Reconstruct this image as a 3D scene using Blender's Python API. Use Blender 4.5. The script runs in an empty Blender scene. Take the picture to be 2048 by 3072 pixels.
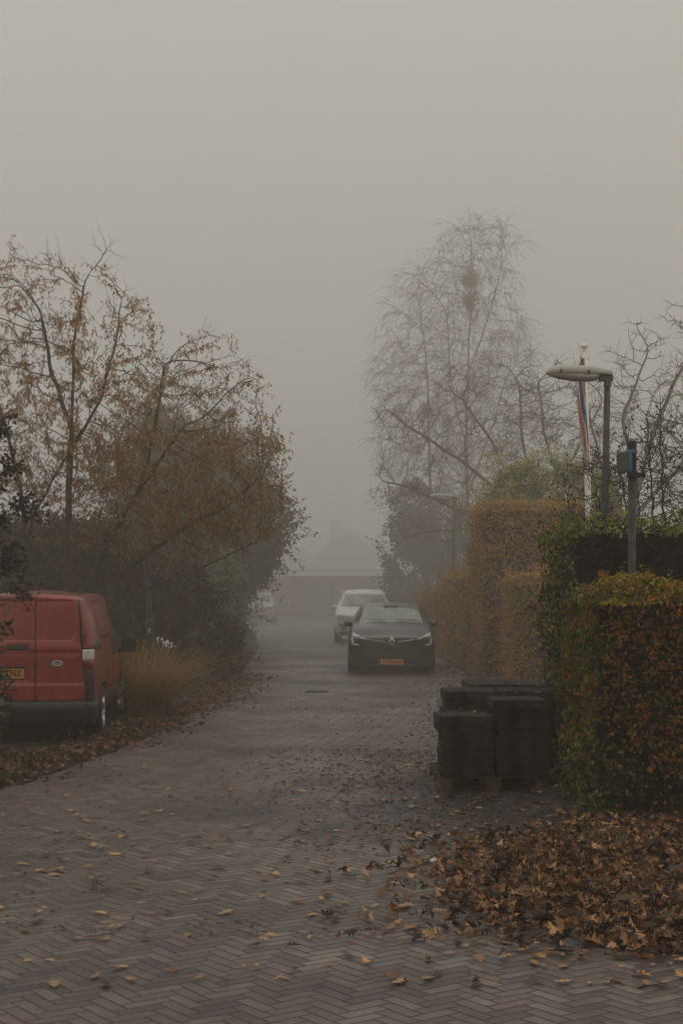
import bpy, bmesh, math, random
import numpy as np
from mathutils import Vector, Matrix
from mathutils.bvhtree import BVHTree

random.seed(7)
RNG = np.random.default_rng(11)
PI = math.pi
SC = bpy.context.scene
COL = SC.collection

# ------------------------------------------------------------------ tags and mesh helpers
def tag(o, label=None, cat=None, group=None, kind=None):
    if label: o['label'] = label
    if cat: o['category'] = cat
    if group: o['group'] = group
    if kind: o['kind'] = kind
    return o

def empty(name, loc=(0, 0, 0), rz=0.0, label=None, cat=None, group=None):
    o = bpy.data.objects.new(name, None)
    COL.objects.link(o)
    o.location = loc
    o.rotation_euler = (0, 0, rz)
    o.empty_display_size = 0.2
    return tag(o, label, cat, group)

def copy_tree(o, parent=None):
    c = o.copy()
    COL.objects.link(c)
    if parent is not None:
        c.parent = parent
    for ch in list(o.children):
        copy_tree(ch, c)
    return c

def mesh_np(name, verts, faces, mat=None, parent=None, col=None, smooth=False):
    """faces: a list of (M,k) arrays or of index tuples"""
    me = bpy.data.meshes.new(name)
    verts = np.asarray(verts, dtype=np.float32).reshape(-1, 3)
    if isinstance(faces, np.ndarray):
        faces = [faces]
    loops, starts, totals, n = [], [], [], 0
    for f in faces:
        f = np.asarray(f, dtype=np.int32)
        if f.ndim == 1:
            f = f.reshape(1, -1)
        m, k = f.shape
        loops.append(f.ravel())
        starts.append(n + np.arange(m) * k)
        totals.append(np.full(m, k))
        n += m * k
    loops = np.concatenate(loops); starts = np.concatenate(starts); totals = np.concatenate(totals)
    me.vertices.add(len(verts)); me.vertices.foreach_set('co', verts.ravel())
    me.loops.add(len(loops)); me.loops.foreach_set('vertex_index', loops.astype(np.int32))
    me.polygons.add(len(starts)); me.polygons.foreach_set('loop_start', starts.astype(np.int32))
    me.polygons.foreach_set('loop_total', totals.astype(np.int32))
    me.polygons.foreach_set('use_smooth', np.full(len(starts), bool(smooth)))
    if col is not None:
        a = me.color_attributes.new('col', 'FLOAT_COLOR', 'POINT')
        c4 = np.ones((len(verts), 4), dtype=np.float32)
        c4[:, :3] = np.clip(col, 0, 1)
        a.data.foreach_set('color', c4.ravel())
    me.update(calc_edges=True)
    me.validate()
    o = bpy.data.objects.new(name, me)
    COL.objects.link(o)
    if mat: me.materials.append(mat)
    if parent: o.parent = parent
    return o

class MB:
    """collects shapes for ONE mesh"""
    def __init__(self):
        self.v = []; self.f = []
    def add(self, vs, fs):
        b = len(self.v)
        self.v += [tuple(p) for p in vs]
        self.f += [tuple(i + b for i in f) for f in fs]
        return self
    def box(self, c, s, rz=0.0, ch=0.0, rx=0.0, ry=0.0):
        bm = bmesh.new()
        bmesh.ops.create_cube(bm, size=1.0)
        bmesh.ops.scale(bm, vec=Vector(s), verts=bm.verts)
        if ch > 0:
            bmesh.ops.bevel(bm, geom=bm.edges[:], offset=ch, segments=2, affect='EDGES', profile=0.5)
        M = Matrix.Translation(Vector(c)) @ Matrix.Rotation(rz, 4, 'Z') @ Matrix.Rotation(ry, 4, 'Y') @ Matrix.Rotation(rx, 4, 'X')
        bm.verts.index_update()
        self.add([M @ v.co for v in bm.verts], [[v.index for v in f.verts] for f in bm.faces])
        bm.free()
        return self
    def tube(self, pts, rad, n=8, caps=True):
        pts = [Vector(p) for p in pts]
        if not hasattr(rad, '__len__'): rad = [rad] * len(pts)
        vs, fs = [], []
        for i, p in enumerate(pts):
            t = (pts[min(i + 1, len(pts) - 1)] - pts[max(i - 1, 0)]).normalized()
            a = Vector((0, 0, 1)) if abs(t.z) < 0.9 else Vector((1, 0, 0))
            u = t.cross(a).normalized(); w = t.cross(u)
            for k in range(n):
                an = 2 * PI * k / n
                vs.append(p + (u * math.cos(an) + w * math.sin(an)) * rad[i])
        for i in range(len(pts) - 1):
            for k in range(n):
                fs.append((i * n + k, i * n + (k + 1) % n, (i + 1) * n + (k + 1) % n, (i + 1) * n + k))
        if caps:
            fs.append(tuple(range(n - 1, -1, -1)))
            fs.append(tuple((len(pts) - 1) * n + k for k in range(n)))
        return self.add(vs, fs)
    def lathe(self, prof, n=24, M=None):
        """prof [(r,z)] about z, then M"""
        vs, fs = [], []
        for r, z in prof:
            for k in range(n):
                an = 2 * PI * k / n
                p = Vector((r * math.cos(an), r * math.sin(an), z))
                vs.append(M @ p if M else p)
        for i in range(len(prof) - 1):
            for k in range(n):
                fs.append((i * n + k, i * n + (k + 1) % n, (i + 1) * n + (k + 1) % n, (i + 1) * n + k))
        return self.add(vs, fs)
    def prism(self, outline, d0, d1, fn):
        """outline of 2D points, fn(a,b,d)->3D"""
        n = len(outline)
        vs = [fn(a, b, d0) for a, b in outline] + [fn(a, b, d1) for a, b in outline]
        fs = [tuple(range(n)), tuple(range(2 * n - 1, n - 1, -1))]
        for i in range(n):
            fs.append((i, (i + 1) % n, n + (i + 1) % n, n + i))
        return self.add(vs, fs)
    def build(self, name, mat=None, parent=None, smooth=False):
        me = bpy.data.meshes.new(name)
        me.from_pydata(self.v, [], self.f)
        bm = bmesh.new(); bm.from_mesh(me)
        bmesh.ops.recalc_face_normals(bm, faces=bm.faces)
        bm.to_mesh(me); bm.free()
        if smooth:
            for p in me.polygons: p.use_smooth = True
        o = bpy.data.objects.new(name, me)
        COL.objects.link(o)
        if mat: me.materials.append(mat)
        if parent: o.parent = parent
        return o

def text_mb(s, size, fn, depth=0.002, bold=0.0, sx=1.0):
    """text laid through fn(tx,ty,depth)->3D, centred; returns an MB"""
    cu = bpy.data.curves.new('lettering', 'FONT')
    cu.body = s; cu.size = size; cu.align_x = 'CENTER'; cu.align_y = 'CENTER'; cu.offset = bold
    cu.resolution_u = 3
    o = bpy.data.objects.new('lettering', cu)
    COL.objects.link(o)
    dg = bpy.context.evaluated_depsgraph_get(); dg.update()
    me = bpy.data.meshes.new_from_object(o.evaluated_get(dg))
    mb = MB()
    mb.add([fn(v.co.x * sx, v.co.y, depth) for v in me.vertices], [tuple(p.vertices) for p in me.polygons])
    bpy.data.objects.remove(o); bpy.data.curves.remove(cu); bpy.data.meshes.remove(me)
    return mb

# ------------------------------------------------------------------ materials
def nt(m):
    m.use_nodes = True
    t = m.node_tree
    t.nodes.clear()
    return t, t.nodes, t.links

def principled(name, base, rough=0.5, metal=0.0, var=0.25, scale=6.0, bump=0.0, bscale=40.0, coat=0.0, spec=0.5, alt=None, dirt=None):
    """noise-varied surface; alt: second colour mixed in by a large noise; dirt: colour gathering low on the thing"""
    m = bpy.data.materials.new(name)
    t, N, L = nt(m)
    out = N.new('ShaderNodeOutputMaterial'); b = N.new('ShaderNodeBsdfPrincipled')
    L.new(b.outputs[0], out.inputs[0])
    tc = N.new('ShaderNodeTexCoord')
    no = N.new('ShaderNodeTexNoise'); no.inputs['Scale'].default_value = scale; no.inputs['Detail'].default_value = 6
    L.new(tc.outputs['Object'], no.inputs['Vector'])
    mx = N.new('ShaderNodeMix'); mx.data_type = 'RGBA'
    a = [c * (1 - var) for c in base]; c2 = alt if alt else [min(1, c * (1 + var)) for c in base]
    mx.inputs[6].default_value = (*a, 1); mx.inputs[7].default_value = (*c2, 1)
    rp = N.new('ShaderNodeMapRange'); rp.inputs[1].default_value = 0.35; rp.inputs[2].default_value = 0.65
    L.new(no.outputs['Fac'], rp.inputs[0]); L.new(rp.outputs[0], mx.inputs[0])
    src = mx.outputs[2]
    if dirt:
        geo = N.new('ShaderNodeNewGeometry'); sp = N.new('ShaderNodeSeparateXYZ'); L.new(geo.outputs['Position'], sp.inputs[0])
        n2 = N.new('ShaderNodeTexNoise'); n2.inputs['Scale'].default_value = 9; n2.inputs['Detail'].default_value = 5
        L.new(tc.outputs['Object'], n2.inputs['Vector'])
        ad = N.new('ShaderNodeMath'); ad.operation = 'MULTIPLY_ADD'; ad.inputs[1].default_value = 0.5
        L.new(n2.outputs['Fac'], ad.inputs[0]); L.new(sp.outputs['Z'], ad.inputs[2])
        r2 = N.new('ShaderNodeMapRange'); r2.inputs[1].default_value = 0.35; r2.inputs[2].default_value = 1.0
        r2.inputs[3].default_value = 0.65; r2.inputs[4].default_value = 0.0
        L.new(ad.outputs[0], r2.inputs[0])
        m2 = N.new('ShaderNodeMix'); m2.data_type = 'RGBA'; m2.inputs[7].default_value = (*dirt, 1)
        L.new(r2.outputs[0], m2.inputs[0]); L.new(src, m2.inputs[6])
        src = m2.outputs[2]
    L.new(src, b.inputs['Base Color'])
    b.inputs['Roughness'].default_value = rough
    b.inputs['Metallic'].default_value = metal
    b.inputs['Specular IOR Level'].default_value = spec
    b.inputs['Coat Weight'].default_value = coat
    b.inputs['Coat Roughness'].default_value = 0.08
    if bump > 0:
        n3 = N.new('ShaderNodeTexNoise'); n3.inputs['Scale'].default_value = bscale; n3.inputs['Detail'].default_value = 5
        L.new(tc.outputs['Object'], n3.inputs['Vector'])
        bu = N.new('ShaderNodeBump'); bu.inputs['Strength'].default_value = bump; bu.inputs['Distance'].default_value = 0.02
        L.new(n3.outputs['Fac'], bu.inputs['Height']); L.new(bu.outputs[0], b.inputs['Normal'])
    return m

def leaf_mat(name, rough=0.55, trans=0.3, spec=0.35):
    m = bpy.data.materials.new(name)
    t, N, L = nt(m)
    out = N.new('ShaderNodeOutputMaterial'); b = N.new('ShaderNodeBsdfPrincipled')
    at = N.new('ShaderNodeAttribute'); at.attribute_name = 'col'
    b.inputs['Roughness'].default_value = rough; b.inputs['Specular IOR Level'].default_value = spec
    L.new(at.outputs['Color'], b.inputs['Base Color'])
    if trans > 0:
        tr = N.new('ShaderNodeBsdfTranslucent'); L.new(at.outputs['Color'], tr.inputs['Color'])
        mx = N.new('ShaderNodeMixShader'); mx.inputs[0].default_value = trans
        L.new(b.outputs[0], mx.inputs[1]); L.new(tr.outputs[0], mx.inputs[2]); L.new(mx.outputs[0], out.inputs[0])
    else:
        L.new(b.outputs[0], out.inputs[0])
    return m

def math_node(N, L, op, a, b=None, c=None):
    n = N.new('ShaderNodeMath'); n.operation = op
    for i, x in enumerate((a, b, c)):
        if x is None: continue
        if isinstance(x, (int, float)): n.inputs[i].default_value = x
        else: L.new(x, n.inputs[i])
    return n.outputs[0]

def herringbone_mat(name, ang, W, tint, dirt, wet, moss=0.0, bump=0.6, mud=False):
    """3:1 clay pavers laid in herringbone, wet and dirty, worked out in ground metres"""
    m = bpy.data.materials.new(name)
    t, N, L = nt(m)
    M = lambda op, a, b=None, c=None: math_node(N, L, op, a, b, c)
    out = N.new('ShaderNodeOutputMaterial'); bs = N.new('ShaderNodeBsdfPrincipled'); L.new(bs.outputs[0], out.inputs[0])
    geo = N.new('ShaderNodeNewGeometry')
    # slight unevenness of the laying
    wn = N.new('ShaderNodeTexNoise'); wn.inputs['Scale'].default_value = 0.9; wn.inputs['Detail'].default_value = 3
    L.new(geo.outputs['Position'], wn.inputs['Vector'])
    vs = N.new('ShaderNodeVectorMath'); vs.operation = 'MULTIPLY_ADD'
    vs.inputs[1].default_value = (0.10, 0.10, 0); L.new(wn.outputs['Color'], vs.inputs[0]); L.new(geo.outputs['Position'], vs.inputs[2])
    rot = N.new('ShaderNodeVectorRotate'); rot.rotation_type = 'Z_AXIS'; rot.inputs['Angle'].default_value = ang
    L.new(vs.outputs[0], rot.inputs['Vector'])
    sp = N.new('ShaderNodeSeparateXYZ'); L.new(rot.outputs[0], sp.inputs[0])
    X = M('DIVIDE', sp.outputs['X'], W); Y = M('DIVIDE', sp.outputs['Y'], W)
    i = M('FLOOR', X); j = M('FLOOR', Y)
    fx = M('SUBTRACT', X, i); fy = M('SUBTRACT', Y, j)
    k = M('FLOORED_MODULO', M('SUBTRACT', i, j), 6.0); k = M('ROUND', k)
    hor = M('LESS_THAN', k, 2.5)
    uh = M('ADD', k, fx); uv = M('ADD', M('SUBTRACT', 5.0, k), fy)
    inv = M('SUBTRACT', 1.0, hor)
    u = M('ADD', M('MULTIPLY', hor, uh), M('MULTIPLY', inv, uv))
    v = M('ADD', M('MULTIPLY', hor, fy), M('MULTIPLY', inv, fx))
    du = M('MINIMUM', u, M('SUBTRACT', 3.0, u)); dv = M('MINIMUM', v, M('SUBTRACT', 1.0, v))
    ed = M('MINIMUM', du, dv)
    idx = M('SUBTRACT', i, M('MULTIPLY', hor, k)); idy = M('SUBTRACT', j, M('MULTIPLY', inv, M('SUBTRACT', 5.0, k)))
    cb = N.new('ShaderNodeCombineXYZ'); L.new(idx, cb.inputs[0]); L.new(idy, cb.inputs[1]); L.new(hor, cb.inputs[2])
    wh = N.new('ShaderNodeTexWhiteNoise'); wh.noise_dimensions = '3D'; L.new(cb.outputs[0], wh.inputs['Vector'])
    # brick colour
    ramp = N.new('ShaderNodeValToRGB'); L.new(wh.outputs['Value'], ramp.inputs[0])
    els = ramp.color_ramp.elements
    els[0].color = (tint[0] * .5, tint[1] * .46, tint[2] * .5, 1); els[1].color = (*[c * 1.5 for c in tint], 1)
    e = els.new(0.45); e.color = (tint[0] * 1.08, tint[1] * 0.95, tint[2] * 0.98, 1); e = els.new(.7); e.color = (tint[0] * .92, tint[1] * .95, tint[2] * 1.02, 1)
    fine = N.new('ShaderNodeTexNoise'); fine.inputs['Scale'].default_value = 60; fine.inputs['Detail'].default_value = 8; fine.inputs['Roughness'].default_value = 0.7
    L.new(geo.outputs['Position'], fine.inputs['Vector'])
    big = N.new('ShaderNodeTexNoise'); big.inputs['Scale'].default_value = 0.55; big.inputs['Detail'].default_value = 6; big.inputs['Roughness'].default_value = 0.62
    L.new(geo.outputs['Position'], big.inputs['Vector'])
    mul = N.new('ShaderNodeMix'); mul.data_type = 'RGBA'; mul.blend_type = 'MULTIPLY'; mul.inputs[0].default_value = 1
    fr = N.new('ShaderNodeMapRange'); fr.inputs[1].default_value = 0.2; fr.inputs[2].default_value = 0.8; fr.inputs[3].default_value = 0.5; fr.inputs[4].default_value = 1.45
    L.new(fine.outputs['Fac'], fr.inputs[0]); L.new(ramp.outputs[0], mul.inputs[6]); L.new(fr.outputs[0], mul.inputs[7])
    # dirt in patches and in the joints
    gd = N.new('ShaderNodeMapRange'); gd.inputs[1].default_value = 0.42; gd.inputs[2].default_value = 0.68; gd.inputs[3].default_value = 0.0; gd.inputs[4].default_value = 0.85
    L.new(big.outputs['Fac'], gd.inputs[0])
    jm = N.new('ShaderNodeMapRange'); jm.interpolation_type = 'SMOOTHSTEP'
    jm.inputs[1].default_value = 0.03; jm.inputs[2].default_value = 0.11; jm.inputs[3].default_value = 1.0; jm.inputs[4].default_value = 0.0
    L.new(ed, jm.inputs[0])
    fac = M('MAXIMUM', jm.outputs[0], M('MULTIPLY', gd.outputs[0], fr.outputs[0]))
    if mud:      # trodden mud by the stacks, tyre-worn lanes and purplish damp at the left
        g2 = N.new('ShaderNodeSeparateXYZ'); L.new(geo.outputs['Position'], g2.inputs[0])
        px, py = g2.outputs['X'], g2.outputs['Y']
        mn = N.new('ShaderNodeTexNoise'); mn.inputs['Scale'].default_value = 2.3; mn.inputs['Detail'].default_value = 8; mn.inputs['Roughness'].default_value = .7
        L.new(geo.outputs['Position'], mn.inputs['Vector'])
        dy = M('ABSOLUTE', M('SUBTRACT', py, 12.6))
        zone = M('SUBTRACT', M('SUBTRACT', px, M('MULTIPLY', dy, .36)), -.05)
        zone = M('ADD', zone, M('MULTIPLY', M('SUBTRACT', mn.outputs['Fac'], .5), 3.6))
        zr_ = N.new('ShaderNodeMapRange'); zr_.interpolation_type = 'SMOOTHSTEP'; zr_.inputs[1].default_value = -.45; zr_.inputs[2].default_value = .35; zr_.inputs[4].default_value = .93
        L.new(zone, zr_.inputs[0])
        fac = M('MAXIMUM', fac, zr_.outputs[0])
        spk = N.new('ShaderNodeTexNoise'); spk.inputs['Scale'].default_value = 9; spk.inputs['Detail'].default_value = 6; spk.inputs['Roughness'].default_value = .75
        L.new(geo.outputs['Position'], spk.inputs['Vector'])
        sr = N.new('ShaderNodeMapRange'); sr.inputs[1].default_value = .53; sr.inputs[2].default_value = .66; sr.inputs[4].default_value = .8
        L.new(spk.outputs['Fac'], sr.inputs[0])
        fac = M('MAXIMUM', fac, sr.outputs[0])
    fac = M('MINIMUM', fac, 1.0)
    dm = N.new('ShaderNodeMix'); dm.data_type = 'RGBA'; dm.inputs[7].default_value = (*dirt, 1)
    L.new(mul.outputs[2], dm.inputs[6]); L.new(fac, dm.inputs[0])
    src = dm.outputs[2]
    if moss > 0:
        mo = N.new('ShaderNodeTexNoise'); mo.inputs['Scale'].default_value = 1.7; mo.inputs['Detail'].default_value = 7
        L.new(geo.outputs['Position'], mo.inputs['Vector'])
        mr = N.new('ShaderNodeMapRange'); mr.inputs[1].default_value = 0.52; mr.inputs[2].default_value = 0.7; mr.inputs[4].default_value = moss
        L.new(mo.outputs['Fac'], mr.inputs[0])
        mm = N.new('ShaderNodeMix'); mm.data_type = 'RGBA'; mm.inputs[7].default_value = (0.022, 0.026, 0.012, 1)
        L.new(src, mm.inputs[6]); L.new(mr.outputs[0], mm.inputs[0]); src = mm.outputs[2]
    L.new(src, bs.inputs['Base Color'])
    rr = N.new('ShaderNodeMapRange'); rr.inputs[1].default_value = 0.3; rr.inputs[2].default_value = 0.7
    rr.inputs[3].default_value = wet; rr.inputs[4].default_value = min(0.95, wet + 0.3)
    L.new(big.outputs['Fac'], rr.inputs[0])
    rg = M('ADD', rr.outputs[0], M('MULTIPLY', jm.outputs[0], 0.3))
    L.new(rg, bs.inputs['Roughness'])
    bs.inputs['Specular IOR Level'].default_value = 0.55
    # height: rounded bricks, each a little tilted and proud
    hb = N.new('ShaderNodeMapRange'); hb.interpolation_type = 'SMOOTHSTEP'; hb.inputs[1].default_value = 0.0; hb.inputs[2].default_value = 0.2
    L.new(ed, hb.inputs[0])
    hs = N.new('ShaderNodeSeparateColor'); L.new(wh.outputs['Color'], hs.inputs[0])
    tilt = M('MULTIPLY', M('SUBTRACT', hs.outputs[0], 0.5), M('SUBTRACT', u, 1.5))
    tilt2 = M('MULTIPLY', M('SUBTRACT', hs.outputs[1], 0.5), M('SUBTRACT', v, 0.5))
    h = M('ADD', hb.outputs[0], M('MULTIPLY', tilt, 0.35)); h = M('ADD', h, M('MULTIPLY', tilt2, 0.7))
    h = M('ADD', h, M('MULTIPLY', fine.outputs['Fac'], 0.5)); h = M('ADD', h, M('MULTIPLY', wh.outputs['Value'], 0.35))
    und = N.new('ShaderNodeTexNoise'); und.inputs['Scale'].default_value = 2.2; und.inputs['Detail'].default_value = 2
    L.new(geo.outputs['Position'], und.inputs['Vector'])
    h = M('ADD', h, M('MULTIPLY', und.outputs['Fac'], 9.0))     # sunken and raised places
    bu = N.new('ShaderNodeBump'); bu.inputs['Strength'].default_value = bump; bu.inputs['Distance'].default_value = 0.006
    L.new(h, bu.inputs['Height']); L.new(bu.outputs[0], bs.inputs['Normal'])
    return m

def glass_mat(name, tint, refl=0.25, clear=0.5):
    m = bpy.data.materials.new(name)
    t, N, L = nt(m)
    out = N.new('ShaderNodeOutputMaterial')
    tr = N.new('ShaderNodeBsdfTransparent'); tr.inputs[0].default_value = (*[c * clear for c in tint], 1)
    gl = N.new('ShaderNodeBsdfGlossy'); gl.inputs['Roughness'].default_value = 0.12; gl.inputs[0].default_value = (*tint, 1)
    no = N.new('ShaderNodeTexNoise'); no.inputs['Scale'].default_value = 8; no.inputs['Detail'].default_value = 5
    tc = N.new('ShaderNodeTexCoord'); L.new(tc.outputs['Object'], no.inputs['Vector'])
    lw = N.new('ShaderNodeLayerWeight'); lw.inputs[0].default_value = 0.35
    f = math_node(N, L, 'MULTIPLY_ADD', lw.outputs['Fresnel'], 0.5, refl)
    f = math_node(N, L, 'ADD', f, math_node(N, L, 'MULTIPLY', math_node(N, L, 'SUBTRACT', no.outputs['Fac'], 0.5), 0.18))
    mx = N.new('ShaderNodeMixShader'); L.new(f, mx.inputs[0]); L.new(tr.outputs[0], mx.inputs[1]); L.new(gl.outputs[0], mx.inputs[2])
    L.new(mx.outputs[0], out.inputs[0])
    return m

MAT = {}
MAT['leaf'] = leaf_mat('leaf')
MAT['thin_leaf'] = leaf_mat('thin_leaf', .6, .5, .2)
MAT['dry_leaf'] = leaf_mat('dry_leaf', 0.6, 0.15, 0.3)
MAT['glossy_leaf'] = leaf_mat('glossy_leaf', 0.32, 0.1, 0.5)
MAT['bark'] = principled('bark', (0.062, 0.050, 0.040), 0.85, var=0.4, scale=9, bump=0.8, bscale=30, alt=(0.08, 0.078, 0.055))
MAT['dark_bark'] = principled('dark_bark', (0.05, 0.04, 0.034), 0.85, var=0.35, scale=12, bump=0.5)
MAT['twig'] = principled('twig', (0.085, 0.066, 0.05), 0.8, var=0.3, scale=5)
MAT['birch'] = principled('birch_twig', (0.085, 0.062, 0.05), 0.8, var=0.3, scale=4)
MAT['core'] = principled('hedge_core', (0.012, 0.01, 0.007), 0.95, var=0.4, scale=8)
MAT['tyre'] = principled('tyre', (0.012, 0.012, 0.013), 0.7, var=0.3, scale=25)
MAT['alloy'] = principled('alloy', (0.62, 0.62, 0.63), 0.28, metal=0.9, var=0.15, scale=20)
MAT['chrome'] = principled('chrome', (0.82, 0.82, 0.80), 0.18, metal=0.85, var=0.05)
MAT['black_plastic'] = principled('black_plastic', (0.014, 0.014, 0.015), 0.45, var=0.25, scale=14)
MAT['grey_plastic'] = principled('grey_plastic', (0.016, 0.017, 0.019), 0.5, var=0.25, scale=14)
MAT['van_red'] = principled('van_red', (0.235, 0.016, 0.018), 0.36, var=0.24, scale=5, coat=0.6, dirt=(0.10, 0.018, 0.016))
MAT['car_black'] = principled('car_black', (0.008, 0.0085, 0.010), 0.3, var=0.2, scale=4, coat=0.5)
MAT['car_silver'] = principled('car_silver', (0.80, 0.79, 0.75), 0.35, metal=0.0, var=0.08, scale=3, coat=0.5, dirt=(0.25, 0.23, 0.2))
MAT['car_grey'] = principled('car_grey', (0.5, 0.5, 0.48), 0.35, metal=0.0, var=0.1, scale=3, coat=0.4, dirt=(0.1, 0.085, 0.07))
MAT['glass'] = glass_mat('glass', (0.78, 0.82, 0.74), 0.31, 0.85)
MAT['seat'] = principled('seat_fabric', (0.03, 0.03, 0.033), 0.9, var=0.3, scale=30)
MAT['plate'] = principled('plate_yellow', (0.50, 0.22, 0.035), 0.5, var=0.08, scale=6)
MAT['plate_ink'] = principled('plate_ink', (0.01, 0.01, 0.01), 0.6)
MAT['blue'] = principled('blue_enamel', (0.015, 0.05, 0.17), 0.4, var=0.1)
MAT['lamp_red'] = principled('lamp_red', (0.20, 0.012, 0.014), 0.2, var=0.1, coat=0.6)
MAT['lamp_clear'] = principled('lamp_clear', (0.55, 0.54, 0.50), 0.2, var=0.12, scale=20, coat=0.6)
MAT['lamp_white'] = principled('lamp_white', (0.66, 0.66, 0.63), 0.25, var=0.05)
MAT['headlight'] = principled('headlight', (0.10, 0.105, 0.11), 0.12, metal=0.5, var=0.4, scale=30, coat=1.0)
MAT['galv'] = principled('galvanised', (0.10, 0.108, 0.115), 0.5, metal=0.3, var=0.25, scale=12, bump=0.1)
MAT['pole'] = principled('painted_pole', (0.055, 0.064, 0.070), 0.5, var=0.35, scale=10, alt=(0.06, 0.07, 0.072))
MAT['dark_pole'] = principled('dark_pole', (0.026, 0.029, 0.032), 0.55, var=0.4, scale=14, alt=(0.045, 0.05, 0.04), bump=.1)
MAT['lamp_shell'] = principled('lamp_shell', (0.50, 0.50, 0.47), 0.5, var=0.12, scale=9, alt=(0.42, 0.44, 0.38))
MAT['lamp_bowl'] = principled('lamp_bowl', (0.50, 0.48, 0.43), 0.35, var=0.15, scale=14)
MAT['white_paint'] = principled('white_paint', (0.85, 0.84, 0.81), 0.5, var=0.07, scale=8)
MAT['slab'] = principled('dark_concrete', (0.013, 0.0128, 0.0125), 0.8, var=0.5, scale=7, bump=0.6, bscale=60, alt=(0.036, 0.034, 0.029), spec=.2)
MAT['slab_lit_moss'] = principled('lit_mossy_concrete', (0.014, 0.014, 0.0135), 0.85, var=0.4, scale=9, bump=0.6, bscale=50, alt=(0.052, 0.049, 0.038), spec=.25)  # mossy top slabs; the light on their edges is put into this paler colour
MAT['wood'] = principled('pallet_wood', (0.115, 0.09, 0.062), 0.85, var=0.4, scale=14, bump=0.4, bscale=50)
MAT['brick'] = principled('far_brick', (0.16, 0.10, 0.07), 0.85, var=0.3, scale=5, bump=0.3)
MAT['garage_door'] = principled('garage_door', (0.022, 0.025, 0.022), 0.6, var=0.15, scale=2)
MAT['fascia'] = principled('fascia', (0.90, 0.87, 0.80), 0.6, var=0.08, scale=3)
MAT['roof_tile'] = principled('roof_tile', (0.12, 0.09, 0.075), 0.8, var=0.3, scale=6, bump=0.3)
MAT['render_wall'] = principled('house_wall', (0.2, 0.15, 0.11), 0.8, var=0.15, scale=2)
MAT['window_dark'] = principled('window_dark', (0.03, 0.032, 0.035), 0.2, var=0.2)
MAT['sign_back'] = principled('sign_back', (0.11, 0.11, 0.07), 0.6, var=0.4, scale=16, alt=(0.06, 0.075, 0.04))
MAT['sign_blue'] = principled('sign_blue', (0.03, 0.14, 0.27), 0.4, var=0.15)
MAT['flag'] = leaf_mat('flag_cloth', 0.8, 0.3, 0.1)
MAT['grass'] = leaf_mat('grass_blade', 0.6, 0.3, 0.25)
MAT['paper'] = principled('paper', (0.6, 0.6, 0.6), 0.7, var=0.1)
MAT['iron'] = principled('iron', (0.015, 0.014, 0.013), 0.6, var=0.4, scale=30)
MAT['edging'] = principled('edging', (0.11, 0.105, 0.095), 0.7, var=0.4, scale=5, bump=0.3, bscale=40)

# ------------------------------------------------------------------ small maths
def norm(a):
    return a / np.maximum(np.linalg.norm(a, axis=-1, keepdims=True), 1e-9)

def vnoise(p, s, seed=0):
    """smooth value noise on Nx3 points"""
    q = np.asarray(p) * s + seed * 17.31
    i = np.floor(q).astype(np.int64); f = q - i
    f = f * f * (3 - 2 * f)
    def h(a):
        n = (a[:, 0] * 73856093) ^ (a[:, 1] * 19349663) ^ (a[:, 2] * 83492791) ^ (seed * 2654435)
        n = (n ^ (n >> 13)) * 1274126177
        return ((n ^ (n >> 16)) & 0xFFFF) / 65535.0
    r = np.zeros(len(q))
    for dx in (0, 1):
        for dy in (0, 1):
            for dz in (0, 1):
                w = (f[:, 0] if dx else 1 - f[:, 0]) * (f[:, 1] if dy else 1 - f[:, 1]) * (f[:, 2] if dz else 1 - f[:, 2])
                r += w * h(i + np.array([dx, dy, dz]))
    return r

def pick(pal, n, w=None, jit=0.25):
    pal = np.array(pal)
    c = pal[RNG.choice(len(pal), n, p=w)]
    return c * (1 + jit * RNG.uniform(-1, 1, (n, 1)))

LEAF = (np.array([(0, 0, 0), (.42, -.5, .13), (1, 0, -.12), (.42, .5, .13)]), [(0, 2, 1), (0, 3, 2)])
_ox = [0, .14, .24, .36, .48, .60, .74, .84, 1.0]
_oy = [.02, .05, .25, .11, .36, .13, .30, .11, 0.0]
_ov = [(x, 0, 0) for x in _ox] + [(x, y, 0) for x, y in zip(_ox, _oy)] + [(x, -y, 0) for x, y in zip(_ox, _oy)]
_of = []
for _i in range(8):
    _of += [(_i, _i + 1, 9 + _i + 1), (_i, 9 + _i + 1, 9 + _i), (_i + 1, _i, 18 + _i), (_i + 1, 18 + _i, 18 + _i + 1)]
OAK = (np.array(_ov), _of)

def leaves_np(pos, axis, nrm, length, width, col, tpl=LEAF, curl=None):
    pos = np.asarray(pos); n = len(pos)
    a = norm(np.asarray(axis)); c = norm(nrm - a * np.sum(nrm * a, 1, keepdims=True)); b = np.cross(c, a)
    T, F = tpl
    length = np.broadcast_to(length, n).reshape(n, 1, 1); width = np.broadcast_to(width, n).reshape(n, 1, 1)
    Tz = np.broadcast_to(T[None, :, 2], (n, len(T))).copy()
    if curl is not None:
        k1, k2, k3 = curl
        Tz = Tz + k1[:, None] * T[None, :, 1] ** 2 + k2[:, None] * (T[None, :, 0] - .5) ** 2 + k3[:, None] * T[None, :, 1] * (T[None, :, 0] - .5)
    V = pos[:, None, :] + a[:, None, :] * (T[None, :, 0:1] * length) + b[:, None, :] * (T[None, :, 1:2] * length * width) + c[:, None, :] * (Tz[:, :, None] * length)
    F = np.array(F)
    faces = (F[None] + (np.arange(n) * len(T))[:, None, None]).reshape(-1, F.shape[1])
    C = np.repeat(np.asarray(col), len(T), axis=0)
    return V.reshape(-1, 3), faces, C

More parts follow.
